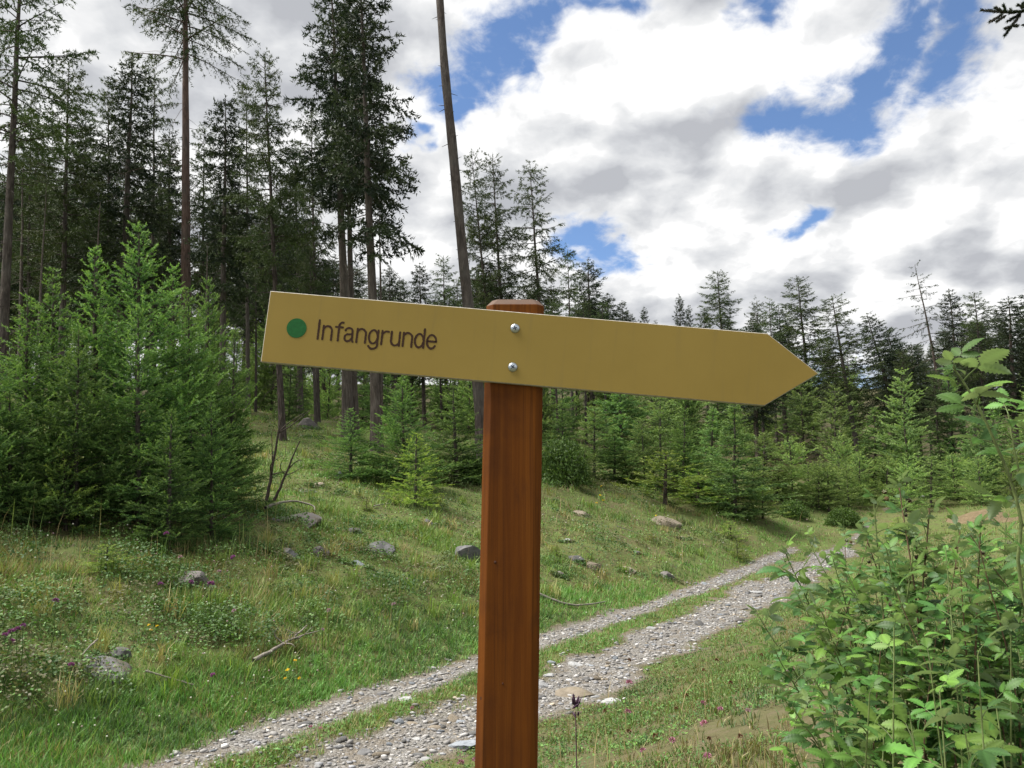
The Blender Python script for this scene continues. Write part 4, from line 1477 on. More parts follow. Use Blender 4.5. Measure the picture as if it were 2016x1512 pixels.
YG = 'young larches left of the sign'
young('young0', 268, 985, 274, 430, 175, 'young_larch', 'biggest young larch with a long pale leader in the left thicket', 'tree', YG, 14)
young('young1', 190, 990, 186, 480, 140, 'young_larch', 'tall young larch growing against the biggest one in the left thicket', 'tree', YG, 13.5)
young('young2', 50, 1005, 56, 575, 150, 'young_larch', 'bright young larch at the open end of the left thicket', 'tree', YG, 12)
young('young0', -90, 1010, -85, 560, 160, 'young_larch', 'young larch at the outer end of the left thicket', 'tree', YG, 12.5)
young('young1', 274, 1015, 275, 598, 120, 'young_larch', 'mid sized young larch in front of the biggest one', 'tree', YG, 11.5)
young('young2', 375, 1000, 372, 560, 120, 'young_larch', 'young larch with dark lower boughs below the reddish trunk', 'tree', YG, 13)
young('young1', 452, 965, 463, 645, 85, 'young_larch', 'slender young larch with a dark bare stem near the sign end', 'tree', YG, 14)
young('young0', 150, 1015, 155, 640, 130, 'young_larch', 'low bushy young larch in the front of the left thicket', 'tree', YG, 11)
young('young2', 420, 1005, 415, 770, 85, 'young_larch', 'low young larch beside the leaning dead saplings', 'tree', YG, 12)
young('sapling', 130, 1045, 127, 890, 62, 'young_spruce', 'small dark spruce sapling in front of the left thicket', 'tree')
young('young0', 20, 1020, 20, 760, 120, 'young_larch', 'low bushy young larch at the grass edge of the left thicket', 'tree', YG, 10.5)
young('young1', 335, 1015, 338, 800, 95, 'young_larch', 'small bushy young larch at the foot of the left thicket', 'tree', YG, 11)
young('young2', 100, 990, 104, 520, 140, 'young_larch', 'tall feathery young larch second from the open end of the left thicket', 'tree', YG, 13)
young('young1', 335, 985, 338, 520, 130, 'young_larch', 'tall feathery young larch between the biggest one and the reddish trunk', 'tree', YG, 14.5)
young('young0', 408, 985, 410, 540, 105, 'young_larch', 'young larch half hidden behind the slender one near the sign end', 'tree', YG, 15.5)
# middle
young('young0', 795, 960, 792, 735, 95, 'young_larch', 'young larch behind the bright young spruce', 'tree', None, 21)
young('young2', 690, 945, 690, 800, 80, 'young_larch', 'wide bushy young larch beside the grassy gap', 'tree', None, 20)
young('yspruce', 818, 998, 819, 850, 62, 'young_spruce', 'bright yellow green young spruce left of the post')
young('young1', 900, 950, 893, 740, 85, 'young_larch', 'young larch partly hidden by the post', 'tree', None, 23)
young('yspruce', 722, 1005, 722, 978, 18, 'young_spruce', 'tiny dark spruce seedling in the grass below the wide larch')
# right of the post
R2 = 'young larches at the foot of the right wood'
for i, (bx, by, tx, ty, hw, dm, lab) in enumerate([
        (1210, 945, 1210, 838, 58, 32, 'young larch just right of the leafy shrub'),
        (1270, 950, 1262, 825, 42, 31, 'thin topped young larch with a pale leader'),
        (1345, 975, 1346, 805, 78, 30, 'feathery young larch under the right half of the sign'),
        (1445, 990, 1448, 790, 92, 28, 'darkest big young larch under the arrow shoulder'),
        (1560, 975, 1555, 860, 62, 34, 'young larch right of the darkest big one'),
        (1645, 960, 1643, 765, 58, 40, 'column shaped young larch below the arrow tip'),
        (1722, 950, 1722, 800, 70, 40, 'broad young larch right of the column shaped one'),
        (1650, 965, 1652, 858, 50, 36, 'small young larch in front of the column shaped one'),
        (1690, 970, 1692, 890, 46, 35, 'low young larch at the meadow edge'),
        (1790, 960, 1788, 830, 66, 38, 'bushy young larch behind the berry canes'),
        (1850, 960, 1852, 870, 60, 37, 'low dark young larch behind the berry canes'),
        (1500, 975, 1505, 850, 60, 33, 'young larch between the darkest one and its neighbour'),
        (1610, 975, 1612, 905, 46, 33, 'low bushy larch in front of the young trees'),
        (1950, 950, 1955, 790, 70, 38, 'young larch below the slim pale leaning trunk'),
        (2040, 950, 2045, 760, 80, 37, 'young larch at the far right meadow end'),
        (1170, 940, 1172, 800, 60, 36, 'young larch behind the leafy shrub'),
        (1110, 940, 1105, 790, 62, 38, 'young larch close behind the post'),
        (1300, 955, 1300, 780, 66, 37, 'taller young larch behind the feathery one'),
        (1400, 965, 1402, 800, 66, 38, 'young larch behind the darkest big one')]):
    young(['ymid', 'ymid1', 'young1', 'ymid', 'ymid2', 'ymid1', 'ymid', 'ymid2', 'ymid2', 'ymid1', 'ymid', 'ymid1', 'ymid2', 'ymid', 'ymid1', 'ymid1', 'ymid', 'ymid1', 'ymid'][i], bx, by, tx, ty, hw, 'young_larch', lab, 'tree', R2, dm)
for bx, by, tx, ty, hw, lab, pn in [
        (1310, 992, 1312, 893, 78, 'bright green bushy young larch on top of the bank', 'sapling'),
        (1372, 995, 1375, 925, 62, 'bright low larch beside the bushy one on the bank', 'sapling'),
        (1446, 1015, 1443, 950, 46, 'bright narrow larch sapling at the end of the bank', 'sapling'),
        (1502, 1022, 1500, 965, 40, 'larch sapling right of the bright narrow one', 'sapling'),
        (1440, 1062, 1436, 1025, 26, 'low sapling on the slope of the bank', 'sapling'),
        (1452, 1100, 1450, 1058, 28, 'dark low sapling down by the track', 'yspruce'),
        (1255, 960, 1254, 930, 16, 'tiny larch seedling on top of the bank', 'sapling'),
        (1095, 1095, 1097, 1068, 14, 'tiny seedling in the bank next to the post', 'yspruce'),
        (210, 1128, 212, 1068, 48, 'small pale larch seedling in the long grass of the left bank', 'sapling'),
        (1770, 1060, 1768, 1015, 28, 'low green bush in the meadow behind the raspberry', 'yspruce')]:
    young(pn, bx, by, tx, ty, hw, 'larch_sapling' if pn != 'yspruce' else 'young_spruce', lab)


# low bushy growth closing the foot of the right wood
for i, (bx, by, hh_, hw) in enumerate([(1085, 945, 70, 45), (1150, 945, 60, 48), (1240, 950, 66, 46), (1285, 955, 50, 40), (1330, 965, 60, 45), (1400, 972, 62, 48), (1480, 980, 70, 50), (1530, 980, 60, 46), (1590, 975, 66, 48), (1630, 970, 58, 44), (1670, 968, 60, 46), (1740, 962, 66, 50), (1780, 960, 60, 46), (1830, 958, 60, 48), (1880, 955, 64, 50), (1930, 952, 60, 48), (1985, 950, 66, 50), (860, 945, 60, 44), (760, 945, 56, 44), (730, 940, 50, 40)]):
    young(['ymid2', 'ymid1', 'ymid2', 'ymid2'][i % 4], bx, by + 4, bx + tr_rng.normal(0, 6), by - hh_, hw, 'young_larch', 'low bushy larch in the thicket closing the foot of the wood', 'tree', 'low larches at the foot of the wood', 33 + (i % 3))


# broad leaved shrubs
def shrub_mesh(seed, n=5200, col=((0.050, 0.100, 0.026), (0.070, 0.135, 0.030), (0.095, 0.165, 0.040))):
    r = np.random.default_rng(seed)
    d = r.normal(size=(n, 3))
    d /= np.linalg.norm(d, axis=1, keepdims=True)
    lob = 0.72 + 0.5 * (fbm(d[:, 0] * 2.2 + d[:, 2] * 2 + seed, d[:, 1] * 2.2 - d[:, 2], seed, 3) - 0.3)
    rad = lob * r.uniform(0.35, 1.0, n) ** 0.45
    P3 = d * rad[:, None]
    P3[:, 2] = np.abs(P3[:, 2]) * 1.15
    nd = d * 0.6 + r.normal(0, 0.6, (n, 3)) + np.array([0, 0, 0.15])
    nd /= np.linalg.norm(nd, axis=1, keepdims=True)
    sd = np.cross(nd, d + r.normal(0, 0.4, (n, 3)))
    sd /= np.linalg.norm(sd, axis=1, keepdims=True)
    L = r.uniform(0.06, 0.11, n)[:, None]
    V = np.stack([P3, P3 + nd * L * 0.5 + sd * L * 0.28, P3 + nd * L, P3 + nd * L * 0.5 - sd * L * 0.28], 1).reshape(-1, 3)
    F = np.arange(4 * n).reshape(n, 4)
    c = np.asarray(col)[r.integers(0, 3, n)] * r.uniform(0.75, 1.25, (n, 1))
    lv = make_mesh('foliage', V, F, False, np.repeat(c, 4, 0))
    nb = 16
    az = r.uniform(0, 6.28, nb)
    t = np.linspace(0, 1, 5)
    rr = r.uniform(0.3, 0.75, nb)
    NB = np.stack([rr[:, None] * t * np.cos(az)[:, None], rr[:, None] * t * np.sin(az)[:, None], -0.08 + r.uniform(0.6, 1.0, nb)[:, None] * t ** 0.8], -1)
    tv, tq = tubes(NB, 0.022 * (1 - 0.8 * t)[None] * np.ones((nb, 1)), 4)
    return lv, make_mesh('stem', tv, tq, True)


for i, (bx, by, hw, hh, dm, lab) in enumerate([
        (1110, 955, 62, 92, 27, 'leafy green shrub touching the right side of the post'),
        (925, 950, 45, 60, 24, 'dark leafy shrub touching the left side of the post'),
        (1385, 975, 30, 40, 30, 'small leafy bush at the foot of the dark young larch'),
        (1660, 1000, 40, 36, 30, 'low leafy bush in the meadow beyond the track'),
        (1560, 990, 34, 34, 31, 'low round bush at the end of the bank')]):
    b = hit(bx, by)
    if b[1] > dm:
        q = at_dist(bx, by, dm)
        b = np.array([q[0], dm, gz(q[0], dm)])
    lv, st = shrub_mesh(200 + i)
    k = hw * b[1] / FPX
    kz = hh * b[1] / FPX
    o = empty('leafy_shrub', tuple(b), lab, 'shrub')
    o.scale = (k, k, kz)
    obj('foliage', lv, MAT['shrub'], o)
    obj('stem', st, MAT['bark_young'], o)

# ------------------------------------------------------------------ grass and herbs
g_rng = np.random.default_rng(31)


def polar(n, r0, r1, a0=-56, a1=52):
    th = np.radians(g_rng.uniform(a0, a1, n))
    rr = np.exp(g_rng.uniform(math.log(r0), math.log(r1), n))
    return rr * np.sin(th), rr * np.cos(th)


def blades(name, x, y, L, Wd, lean, col, segs=2, mat='grass'):
    n = len(x)
    z = height(x, y) - 0.01
    az = g_rng.uniform(0, 6.283, n)
    dx, dy = np.cos(az), np.sin(az)
    fa = az + g_rng.normal(1.57, 0.6, n)
    sx_, sy_ = np.cos(fa) * Wd * 0.5, np.sin(fa) * Wd * 0.5
    base_ = np.stack([x, y, z], 1)
    side = np.stack([sx_, sy_, np.zeros(n)], 1)

    def pos(t):
        hor = lean * L * t ** 1.8
        return base_ + np.stack([dx * hor, dy * hor, L * t * (1 - 0.35 * lean * t)], 1)
    if segs == 1:
        V = np.stack([base_ - side, base_ + side, pos(1.0)], 1)
        F = np.arange(3 * n).reshape(n, 3)
        k = 3
    else:
        m_ = pos(0.55)
        V = np.stack([base_ - side * 0.7, base_ + side * 0.7, m_ + side, m_ - side, pos(1.0)], 1)
        o = (np.arange(n) * 5)[:, None]
        F = np.concatenate([o + np.array([[0, 1, 2]]), o + np.array([[0, 2, 3]]), o + np.array([[3, 2, 4]])], 0)
        k = 5
    return make_mesh(name, V.reshape(-1, 3), F, False, np.repeat(col, k, 0))


GREEN = np.array([0.90, 1.06, 1.0]) * 1.85 * np.array([(0.090, 0.128, 0.034), (0.112, 0.148, 0.040), (0.070, 0.105, 0.032), (0.132, 0.155, 0.048)])
LUSH = np.array([0.92, 1.05, 1.0]) * 1.75 * np.array([(0.078, 0.145, 0.034), (0.096, 0.162, 0.040), (0.068, 0.125, 0.032)])
DRY = 1.35 * np.array([(0.200, 0.165, 0.080), (0.240, 0.195, 0.105), (0.165, 0.150, 0.062), (0.150, 0.110, 0.060)])
DARK = 1.7 * np.array([(0.045, 0.085, 0.026), (0.055, 0.095, 0.030), (0.040, 0.072, 0.028)])


def grass_cols(x, y, s):
    n = len(x)
    a = fbm(x * 0.45, y * 0.45, 51, 3)
    b = fbm(x * 0.9 + 40, y * 0.9, 53, 3)
    c = GREEN[g_rng.integers(0, 4, n)]
    lush = ((s > 0.1) & (s < 1.1)) | ((s > -0.95) & (s < -0.2))
    k = (lush & (g_rng.random(n) < np.where(s < 0, 0.45, 0.75))) | (b > 0.66)
    c = np.where(k[:, None], LUSH[g_rng.integers(0, 3, n)], c)
    dry_p = np.clip((a - 0.50) * 3.2, 0.04, 0.50) + np.where(s < -1.7, 0.14, 0.0) + np.where((s > 1.8) & (s < 9), 0.10, 0)
    dry_p = np.where(lush, dry_p * 0.35 + np.where(s < 0, 0.25, 0.0), dry_p)
    k = g_rng.random(n) < dry_p
    c = np.where(k[:, None], DRY[g_rng.integers(0, 4, n)], c)
    k = (b < 0.40) & (g_rng.random(n) < 0.6)
    c = np.where(k[:, None], DARK[g_rng.integers(0, 3, n)], c)
    c = c * np.where(s < -1.7, 0.80, 1.0)[:, None]
    return c * g_rng.uniform(0.62, 1.32, (n, 1)), k


def grass_len(x, y, s):
    n = len(x)
    L = 0.05 + 0.15 * sst(fbm(x * 1.1, y * 1.1, 57, 3), 0.42, 0.78)
    L = np.where((s > 0.0) & (s < 1.3), 0.075 + 0.05 * s, L)
    L = np.where((s > -1.0) & (s <= 0.0), 0.065, L)
    L = np.where(s <= -1.0, np.clip(0.035 + 0.018 * (-1.85 - s), 0.035, 0.075), L)
    return L * g_rng.uniform(0.55, 1.45, n)


def keep_mask(x, y):
    m_ = rut(x, y) < -0.02 + g_rng.normal(0, 0.085, len(x))
    patch = fbm(x * 1.6, y * 1.6, 61, 3)
    s, u = track_su(x, y)
    soil = fbm(x * 0.8 + 9, y * 0.8, 67, 3)
    thin = np.where(s < -1.7, (patch > 0.30) & (soil < 0.66), patch > 0.10)
    return m_ & (thin | (g_rng.random(len(x)) < 0.18))


def tufts(n, r0, r1, per, spread):
    x, y = polar(n, r0, r1)
    k = keep_mask(x, y)
    x, y = x[k], y[k]
    x = np.repeat(x, per)
    y = np.repeat(y, per)
    d = np.hypot(x, y)
    sp = spread * (0.6 + 0.06 * d)
    x = x + g_rng.normal(0, 1, len(x)) * sp
    y = y + g_rng.normal(0, 1, len(y)) * sp
    k = rut(x, y) < 0.06
    return x[k], y[k]


# three zones: the fine blades close by, simpler ones further off
for nm, lab, cnt, r0_, r1_, per, sprd, w0, w1, sg in [
        ('grass', 'short green and straw coloured grass on the near ground', 17000, 1.6, 8.5, 9, 0.020, 0.0028, 0.00050, 2),
        ('bank_grass', 'mixed grass on the lower slope of the bank', 47000, 6.4, 16.5, 8, 0.024, 0.0048, 0.00058, 1),
        ('far_grass', 'meadow grass on the upper bank and up to the edge of the wood', 30000, 15, 50, 7, 0.035, 0.0065, 0.00058, 1)]:
    x, y = tufts(cnt, r0_, r1_, per, sprd)
    s, u = track_su(x, y)
    c, _ = grass_cols(x, y, s)
    d = np.hypot(x, y)
    L = grass_len(x, y, s) * (1 + 0.014 * np.clip(d - 12, 0, 40))
    Wd = (w0 + w1 * d) * g_rng.uniform(0.6, 1.4, len(x))
    tag(obj(nm, blades(nm, x, y, L, Wd, g_rng.uniform(0.1, 0.95, len(x)), c, sg), MAT['grass']), lab, 'grass', None, 'stuff')
# brighter clumps of longer grass that stand out on the bank
cx, cy = polar(620, 6.3, 30)
s, u = track_su(cx, cy)
k = (s > 0.9) & (rut(cx, cy) < -0.1)
cx, cy = cx[k], cy[k]
i_ = np.repeat(np.arange(len(cx)), 34)
n = len(i_)
dd = np.hypot(cx, cy)[i_]
x = cx[i_] + g_rng.normal(0, 0.05, n) * (0.8 + 0.03 * dd)
y = cy[i_] + g_rng.normal(0, 0.05, n) * (0.8 + 0.03 * dd)
hk = g_rng.uniform(0.14, 0.36, len(cx))[i_]
ck = np.array([(0.150, 0.200, 0.045), (0.130, 0.190, 0.045), (0.210, 0.200, 0.075), (0.250, 0.205, 0.105)])[g_rng.integers(0, 4, len(cx))][i_] * 1.35
tag(obj('grass_clumps', blades('grass_clumps', x, y, hk * g_rng.uniform(0.5, 1.2, n), (0.004 + 0.0006 * dd) * g_rng.uniform(0.6, 1.3, n), g_rng.uniform(0.1, 0.7, n), ck * g_rng.uniform(0.7, 1.25, (n, 1))), MAT['grass']), 'brighter clumps of longer grass standing out on the bank', 'grass', None, 'stuff')
# tall seeding stalks, straw coloured
x, y = polar(3400, 2.2, 32)
s, u = track_su(x, y)
k = (rut(x, y) < -0.08) & ((s > 1.0) | (s < -2.1) | (g_rng.random(len(x)) < 0.12)) & (fbm(x * 0.8, y * 0.8, 63, 2) > 0.42)
x, y, s = x[k], y[k], s[k]
n = len(x)
c = np.where((g_rng.random(n) < 0.6)[:, None], DRY[g_rng.integers(0, 3, n)] * 1.15, GREEN[g_rng.integers(0, 4, n)] * 1.2)
L = np.where(s < -1.0, g_rng.uniform(0.16, 0.36, n), g_rng.uniform(0.35, 0.75, n))
Wd = (0.0022 + 0.00045 * np.hypot(x, y)) * g_rng.uniform(0.7, 1.2, n)
tag(obj('grass_stalks', blades('grass_stalks', x, y, L, Wd, g_rng.uniform(0.0, 0.45, n), c), MAT['grass']), 'tall straw coloured seeding grass stalks standing above the grass', 'grass', None, 'stuff')


# herbs: low leafy plants (clover, lady's mantle, bilberry) as many small leaves
def herb_leaves(name, x, y, z, size, col, flat=0.6):
    n = len(x)
    nd = np.stack([g_rng.normal(0, 1, n), g_rng.normal(0, 1, n), g_rng.normal(0.25, 0.5, n) * flat], 1)
    nd /= np.linalg.norm(nd, axis=1, keepdims=True)
    sd = np.cross(nd, np.array([0, 0, 1.0]) + g_rng.normal(0, 0.45, (n, 3)))
    sd /= np.linalg.norm(sd, axis=1, keepdims=True) + 1e-9
    up = np.cross(sd, nd)
    P0 = np.stack([x, y, z], 1)
    L = size[:, None]
    w = 0.36
    V = np.stack([P0 - nd * L * 0.5, P0 - nd * L * 0.05 + sd * L * w + up * L * 0.08, P0 + nd * L * 0.5, P0 - nd * L * 0.05 - sd * L * w + up * L * 0.08], 1).reshape(-1, 3)
    o = (np.arange(n) * 4)[:, None]
    F = np.concatenate([o + np.array([[0, 1, 2]]), o + np.array([[0, 2, 3]])], 0)
    return make_mesh(name, V, F, False, np.repeat(col, 4, 0))


def herb_patch(n, r0, r1, per, thr, seed):
    x, y = polar(n, r0, r1)
    s, u = track_su(x, y)
    f = fbm(x * 0.75, y * 0.75, seed, 3)
    k = (rut(x, y) < -0.03) & ((s > -1.7) | (fbm(x * 0.8 + 9, y * 0.8, 67, 3) < 0.68)) & (f + np.where((s > -1) & (s < -0.1), 0.12, 0) + np.where(s < -1.8, 0.10, 0) > thr)
    x, y, f = x[k], y[k], f[k]
    d = np.hypot(x, y)
    x = np.repeat(x, per)
    y = np.repeat(y, per)
    f = np.repeat(f, per)
    d = np.repeat(d, per)
    sp = 0.020 + 0.006 * d
    x = x + g_rng.normal(0, 1, len(x)) * sp
    y = y + g_rng.normal(0, 1, len(y)) * sp
    k = rut(x, y) < -0.02
    return x[k], y[k], f[k], d[k]


HERB = 1.65 * np.array([(0.070, 0.150, 0.034), (0.055, 0.120, 0.030), (0.095, 0.175, 0.042), (0.050, 0.095, 0.032), (0.085, 0.12, 0.04)])
x, y, f, d = herb_patch(24000, 1.6, 28, 9, 0.41, 71)
s, u = track_su(x, y)
hgt_ = np.where(s > 1.2, 0.05 + 0.7 * np.clip(f - 0.45, 0, 0.35), 0.03 + 0.16 * np.clip(f - 0.47, 0, 0.3))
z = height(x, y) + g_rng.uniform(0.1, 1, len(x)) * hgt_
size = np.where(s < -1.0, 0.016, 0.020) * (1 + 0.05 * d) * g_rng.uniform(0.6, 1.4, len(x))
c = HERB[g_rng.integers(0, 5, len(x))] * g_rng.uniform(0.6, 1.2, (len(x), 1)) * np.where(s < -1.7, 0.55 + 0.7 * fbm(x * 1.3, y * 1.3, 73, 2), 0.9)[:, None]
tag(obj('low_herbs', herb_leaves('low_herbs', x, y, z, size, c), MAT['herb']), 'low leafy clover and herbs growing between the grass', 'herbs', None, 'stuff')
# dark bilberry-like cushions on the bank: low domes of small leaves
cx, cy = polar(1500, 6.3, 34)
s, u = track_su(cx, cy)
k = (s > 1.5) & (fbm(cx * 0.5, cy * 0.5, 83, 2) > 0.30)
cx, cy = cx[k][:800], cy[k][:800]
nm_ = len(cx)
for bx_, by_, bw_ in BPOS:
    for q_ in (-0.45, 0.0, 0.5):
        cx = np.append(cx, bx_ + q_ * bw_ + g_rng.normal(0, 0.05))
        cy = np.append(cy, by_ - bw_ * g_rng.uniform(0.35, 0.6))
dd = np.hypot(cx, cy)
mr = (0.13 + 0.42 * g_rng.random(len(cx)) ** 2) * (0.8 + 0.02 * dd)
mr[nm_:] = np.repeat(np.array([b[2] for b in BPOS]), 3) * 0.32
per = np.clip(220 * (mr / 0.35) ** 1.2 * np.clip(11 / dd, 0.45, 1.3), 60, 460).astype(int)
i_ = np.repeat(np.arange(len(cx)), per)
n = len(i_)
th = g_rng.uniform(0, 6.283, n)
rr = np.sqrt(g_rng.random(n))
wob = 0.75 + 0.5 * vnoise(th * 1.5, i_ * 3.7, 5)
x = cx[i_] + rr * np.cos(th) * mr[i_] * wob
y = cy[i_] + rr * np.sin(th) * mr[i_] * wob
dome = np.sqrt(np.clip(1 - rr ** 2, 0, 1))
z = height(x, y) + dome * mr[i_] * g_rng.uniform(0.35, 0.70, len(cx))[i_] * g_rng.uniform(0.55, 1.05, n) + 0.02
size = 0.024 * (1 + 0.045 * dd[i_]) * g_rng.uniform(0.6, 1.4, n)
kinds = 1.35 * np.array([(0.042, 0.082, 0.028), (0.052, 0.100, 0.030), (0.062, 0.092, 0.032), (0.085, 0.085, 0.042), (0.070, 0.125, 0.036)])
c = kinds[g_rng.integers(0, 5, len(cx))][i_] * g_rng.uniform(0.7, 1.3, (n, 1))
tag(obj('bilberry_cushions', herb_leaves('bilberry_cushions', x, y, z, size, c, 0.9), MAT['herb']), 'dark green low shrubby cushions spread over the bank', 'ground cover', None, 'stuff')
# tiny white and pink flower heads
x, y = polar(2600, 3, 34)
s, u = track_su(x, y)
k = (rut(x, y) < -0.05) & (fbm(x * 0.6, y * 0.6, 91, 2) > 0.52) & (s > 0.2)
x, y = x[k], y[k]
n = len(x)
z = height(x, y) + g_rng.uniform(0.07, 0.22, n)
d = np.hypot(x, y)
r0 = 0.0045 + 0.00075 * d
oc = np.array([(1, 0, 0), (0, 1, 0), (-1, 0, 0), (0, -1, 0), (0, 0, 0.8), (0, 0, -0.8)], float)
of = np.array([(0, 1, 4), (1, 2, 4), (2, 3, 4), (3, 0, 4), (1, 0, 5), (2, 1, 5), (3, 2, 5), (0, 3, 5)])
V = np.stack([x, y, z], 1)[:, None] + oc[None] * r0[:, None, None]
F = of[None] + (np.arange(n) * 6)[:, None, None]
c = np.where((g_rng.random(n) < 0.7)[:, None], np.array([(0.62, 0.62, 0.54)]), np.array([(0.50, 0.33, 0.36)])) * g_rng.uniform(0.7, 1.1, (n, 1))
fl = obj('small_flowers', make_mesh('small_flowers', V.reshape(-1, 3), F.reshape(-1, 3), True, np.repeat(c, 6, 0)), MAT['petal'])
tag(fl, 'tiny white and pale pink clover heads sprinkled over the grass', 'flowers', None, 'stuff')
bl_ = blades('flower_stalks', x, y, z - height(x, y) + 0.012, 0.0015 + 0.0003 * d, np.zeros(n), np.tile(GREEN[0], (n, 1)))
obj('flower_stalks', bl_, MAT['grass'], fl)['kind'] = 'stuff'


# ------------------------------------------------------------------ single flowers
def head_mesh(name, seed, n, col, spread=1.0, up=0.3):
    """flower head of radiating florets, unit radius"""
    r = np.random.default_rng(seed)
    d = r.normal(size=(n, 3))
    d[:, 2] = np.abs(d[:, 2]) * up * 3 - 0.15
    d /= np.linalg.norm(d, axis=1, keepdims=True)
    sd = np.cross(d, r.normal(size=(n, 3)))
    sd /= np.linalg.norm(sd, axis=1, keepdims=True)
    b_ = d * 0.25
    L = r.uniform(0.8, 1.1, n)[:, None]
    V = np.stack([b_, d * L * 0.7 + sd * 0.16, d * L, d * L * 0.7 - sd * 0.16], 1).reshape(-1, 3)
    F = np.arange(4 * n).reshape(n, 4)
    c = np.asarray(col) * r.uniform(0.7, 1.3, (n, 1))
    return make_mesh(name, V, F, False, np.repeat(c, 4, 0))


HEADS = {'pink': head_mesh('flower_head', 1, 70, (0.38, 0.17, 0.25)), 'purple': head_mesh('flower_head', 2, 80, (0.22, 0.07, 0.22)), 'yellow': head_mesh('flower_head', 3, 34, (0.75, 0.50, 0.02), up=0.12),
         'brown': head_mesh('flower_head', 4, 60, (0.13, 0.065, 0.035)), 'white': head_mesh('flower_head', 5, 60, (0.62, 0.60, 0.52)), 'mauve': head_mesh('flower_head', 6, 70, (0.36, 0.24, 0.30))}
STEM = {}


def stem_mesh(seed, leaves=5, thistle=False):
    r = np.random.default_rng(seed)
    pts = np.stack([np.cumsum(r.normal(0, 0.03, 6)), np.cumsum(r.normal(0, 0.03, 6)), np.linspace(-0.05, 1, 6)], 1)
    V, Q = tube1(pts, np.linspace(0.011, 0.007, 6), 5)
    T = quads_to_tris(Q)
    o = len(V)
    LV, LF = [], []
    for i in range(leaves):
        t = r.uniform(0.02, 0.75)
        p = np.array([np.interp(t, np.linspace(0, 1, 6), pts[:, k]) for k in range(3)])
        az = r.uniform(0, 6.28)
        dd_ = np.array([math.cos(az), math.sin(az), r.uniform(0.1, 0.6)])
        sd_ = np.array([-math.sin(az), math.cos(az), 0])
        L = r.uniform(0.12, 0.26)
        b_ = o + len(LV)
        LV += [p, p + dd_ * L * 0.55 + sd_ * L * 0.2, p + dd_ * L - np.array([0, 0, L * 0.15]), p + dd_ * L * 0.55 - sd_ * L * 0.2]
        LF += [(b_, b_ + 1, b_ + 2), (b_, b_ + 2, b_ + 3)]
    V = np.concatenate([V, np.array(LV)])
    F = np.concatenate([T, np.array(LF)])
    c = np.tile(np.array([(0.075, 0.125, 0.035)]), (len(V), 1))
    return make_mesh('stem', V, F, False, c), pts[-1]


STEMS = [stem_mesh(i + 10, 6) for i in range(4)]


def flower(kind, px, py, rpx, hgt, name, label, group):
    """head at pixel (px, py), about rpx pixels in radius; stalk hgt metres to the ground under it"""
    lo, hi = 1.5, 40.0
    r = ray(px, py)
    best = None
    for t in np.arange(1.8, 40, 0.05):
        p = np.array([r[0] * t, r[1] * t, CAMZ + r[2] * t])
        g = gz(p[0], p[1])
        if p[2] - g < hgt:
            best = (p, g, t)
            break
    p, g, t = best
    st, tp = STEMS[int(abs(px)) % 4]
    o = empty(name, (p[0], p[1], g), label, 'flower', group)
    hh = p[2] - g
    s_ = obj('stem', st, MAT['herb'], o)
    s_.scale = (hh * 0.9, hh * 0.9, hh)
    h_ = obj('flower_head', HEADS[kind], MAT['petal'], o, (tp[0] * hh * 0.9, tp[1] * hh * 0.9, hh))
    k = max(rpx * t / FPX, 0.008)
    h_.scale = (k, k, k)
    h_.rotation_euler = (g_rng.normal(0, 0.3), g_rng.normal(0, 0.3), g_rng.uniform(0, 6.28))
    return o


G1 = 'pink clover flowers in the near grass'
for px, py, rp, lab in [(1240, 1345, 9, None), (1388, 1425, 10, None), (1382, 1385, 8, None), (1234, 1402, 9, None), (1390, 1490, 11, None), (1323, 1458, 9, None), (1557, 1318, 9, None), (1537, 1316, 7, None), (1420, 1397, 8, None), (1550, 1320, 6, None), (1265, 1478, 8, None), (1470, 1400, 7, None)]:
    flower('pink' if rp > 7 else 'mauve', px, py, rp * 0.85, 0.09, 'clover_flower', 'pink clover flower in the short grass right of the post', G1)
for px, py, rp in [(1292, 1448, 8), (1240, 1300, 6), (1350, 1370, 7), (1410, 1300, 6), (1440, 1345, 7), (1500, 1290, 6), (1460, 1450, 8), (1240, 1440, 7), (1192, 1400, 6), (1385, 1320, 6), (1330, 1395, 6), (1395, 1455, 7)]:
    flower('brown', px, py, rp * 0.8, 0.08, 'withered_clover', 'withered brown clover head in the short grass right of the post', 'withered clover heads in the near grass')
for px, py, rp in [(811, 1395, 5), (908, 1503, 9), (935, 1497, 7), (612, 1432, 5), (630, 1434, 4)]:
    flower('pink', px, py, rp, 0.05, 'clover_flower', 'pink clover flower on the gravel track left of the post', 'pink clover flowers on the track')
for px, py, rp in [(332, 1051, 6), (40, 1240, 8), (15, 1245, 8), (373, 1147, 6), (420, 1150, 8), (427, 1126, 5), (310, 1150, 6), (105, 1183, 7), (135, 1310, 7), (2, 1250, 6), (350, 1097, 5), (455, 1098, 6), (457, 1203, 5), (652, 1202, 5), (770, 1190, 5), (640, 1240, 4), (415, 1330, 6), (28, 1262, 6), (52, 1232, 6)]:
    flower('purple' if rp > 5 else 'mauve', px, py, rp, 0.45 if py < 1260 else 0.3, 'thistle', 'purple thistle flower in the long grass of the left bank', 'thistles on the left bank')
for px, py in [(558, 1335), (565, 1318), (578, 1300), (586, 1335), (300, 1240), (312, 1232), (296, 1230), (562, 1320)]:
    flower('yellow', px, py, 3.6, 0.22, 'yellow_flower', 'small yellow flower on a thin stalk in the left bank grass', 'yellow flowers on the left bank')
flower('yellow', 1812, 1508, 9, 0.12, 'yellow_flower', 'small yellow flower in the grass under the raspberry bush', None)
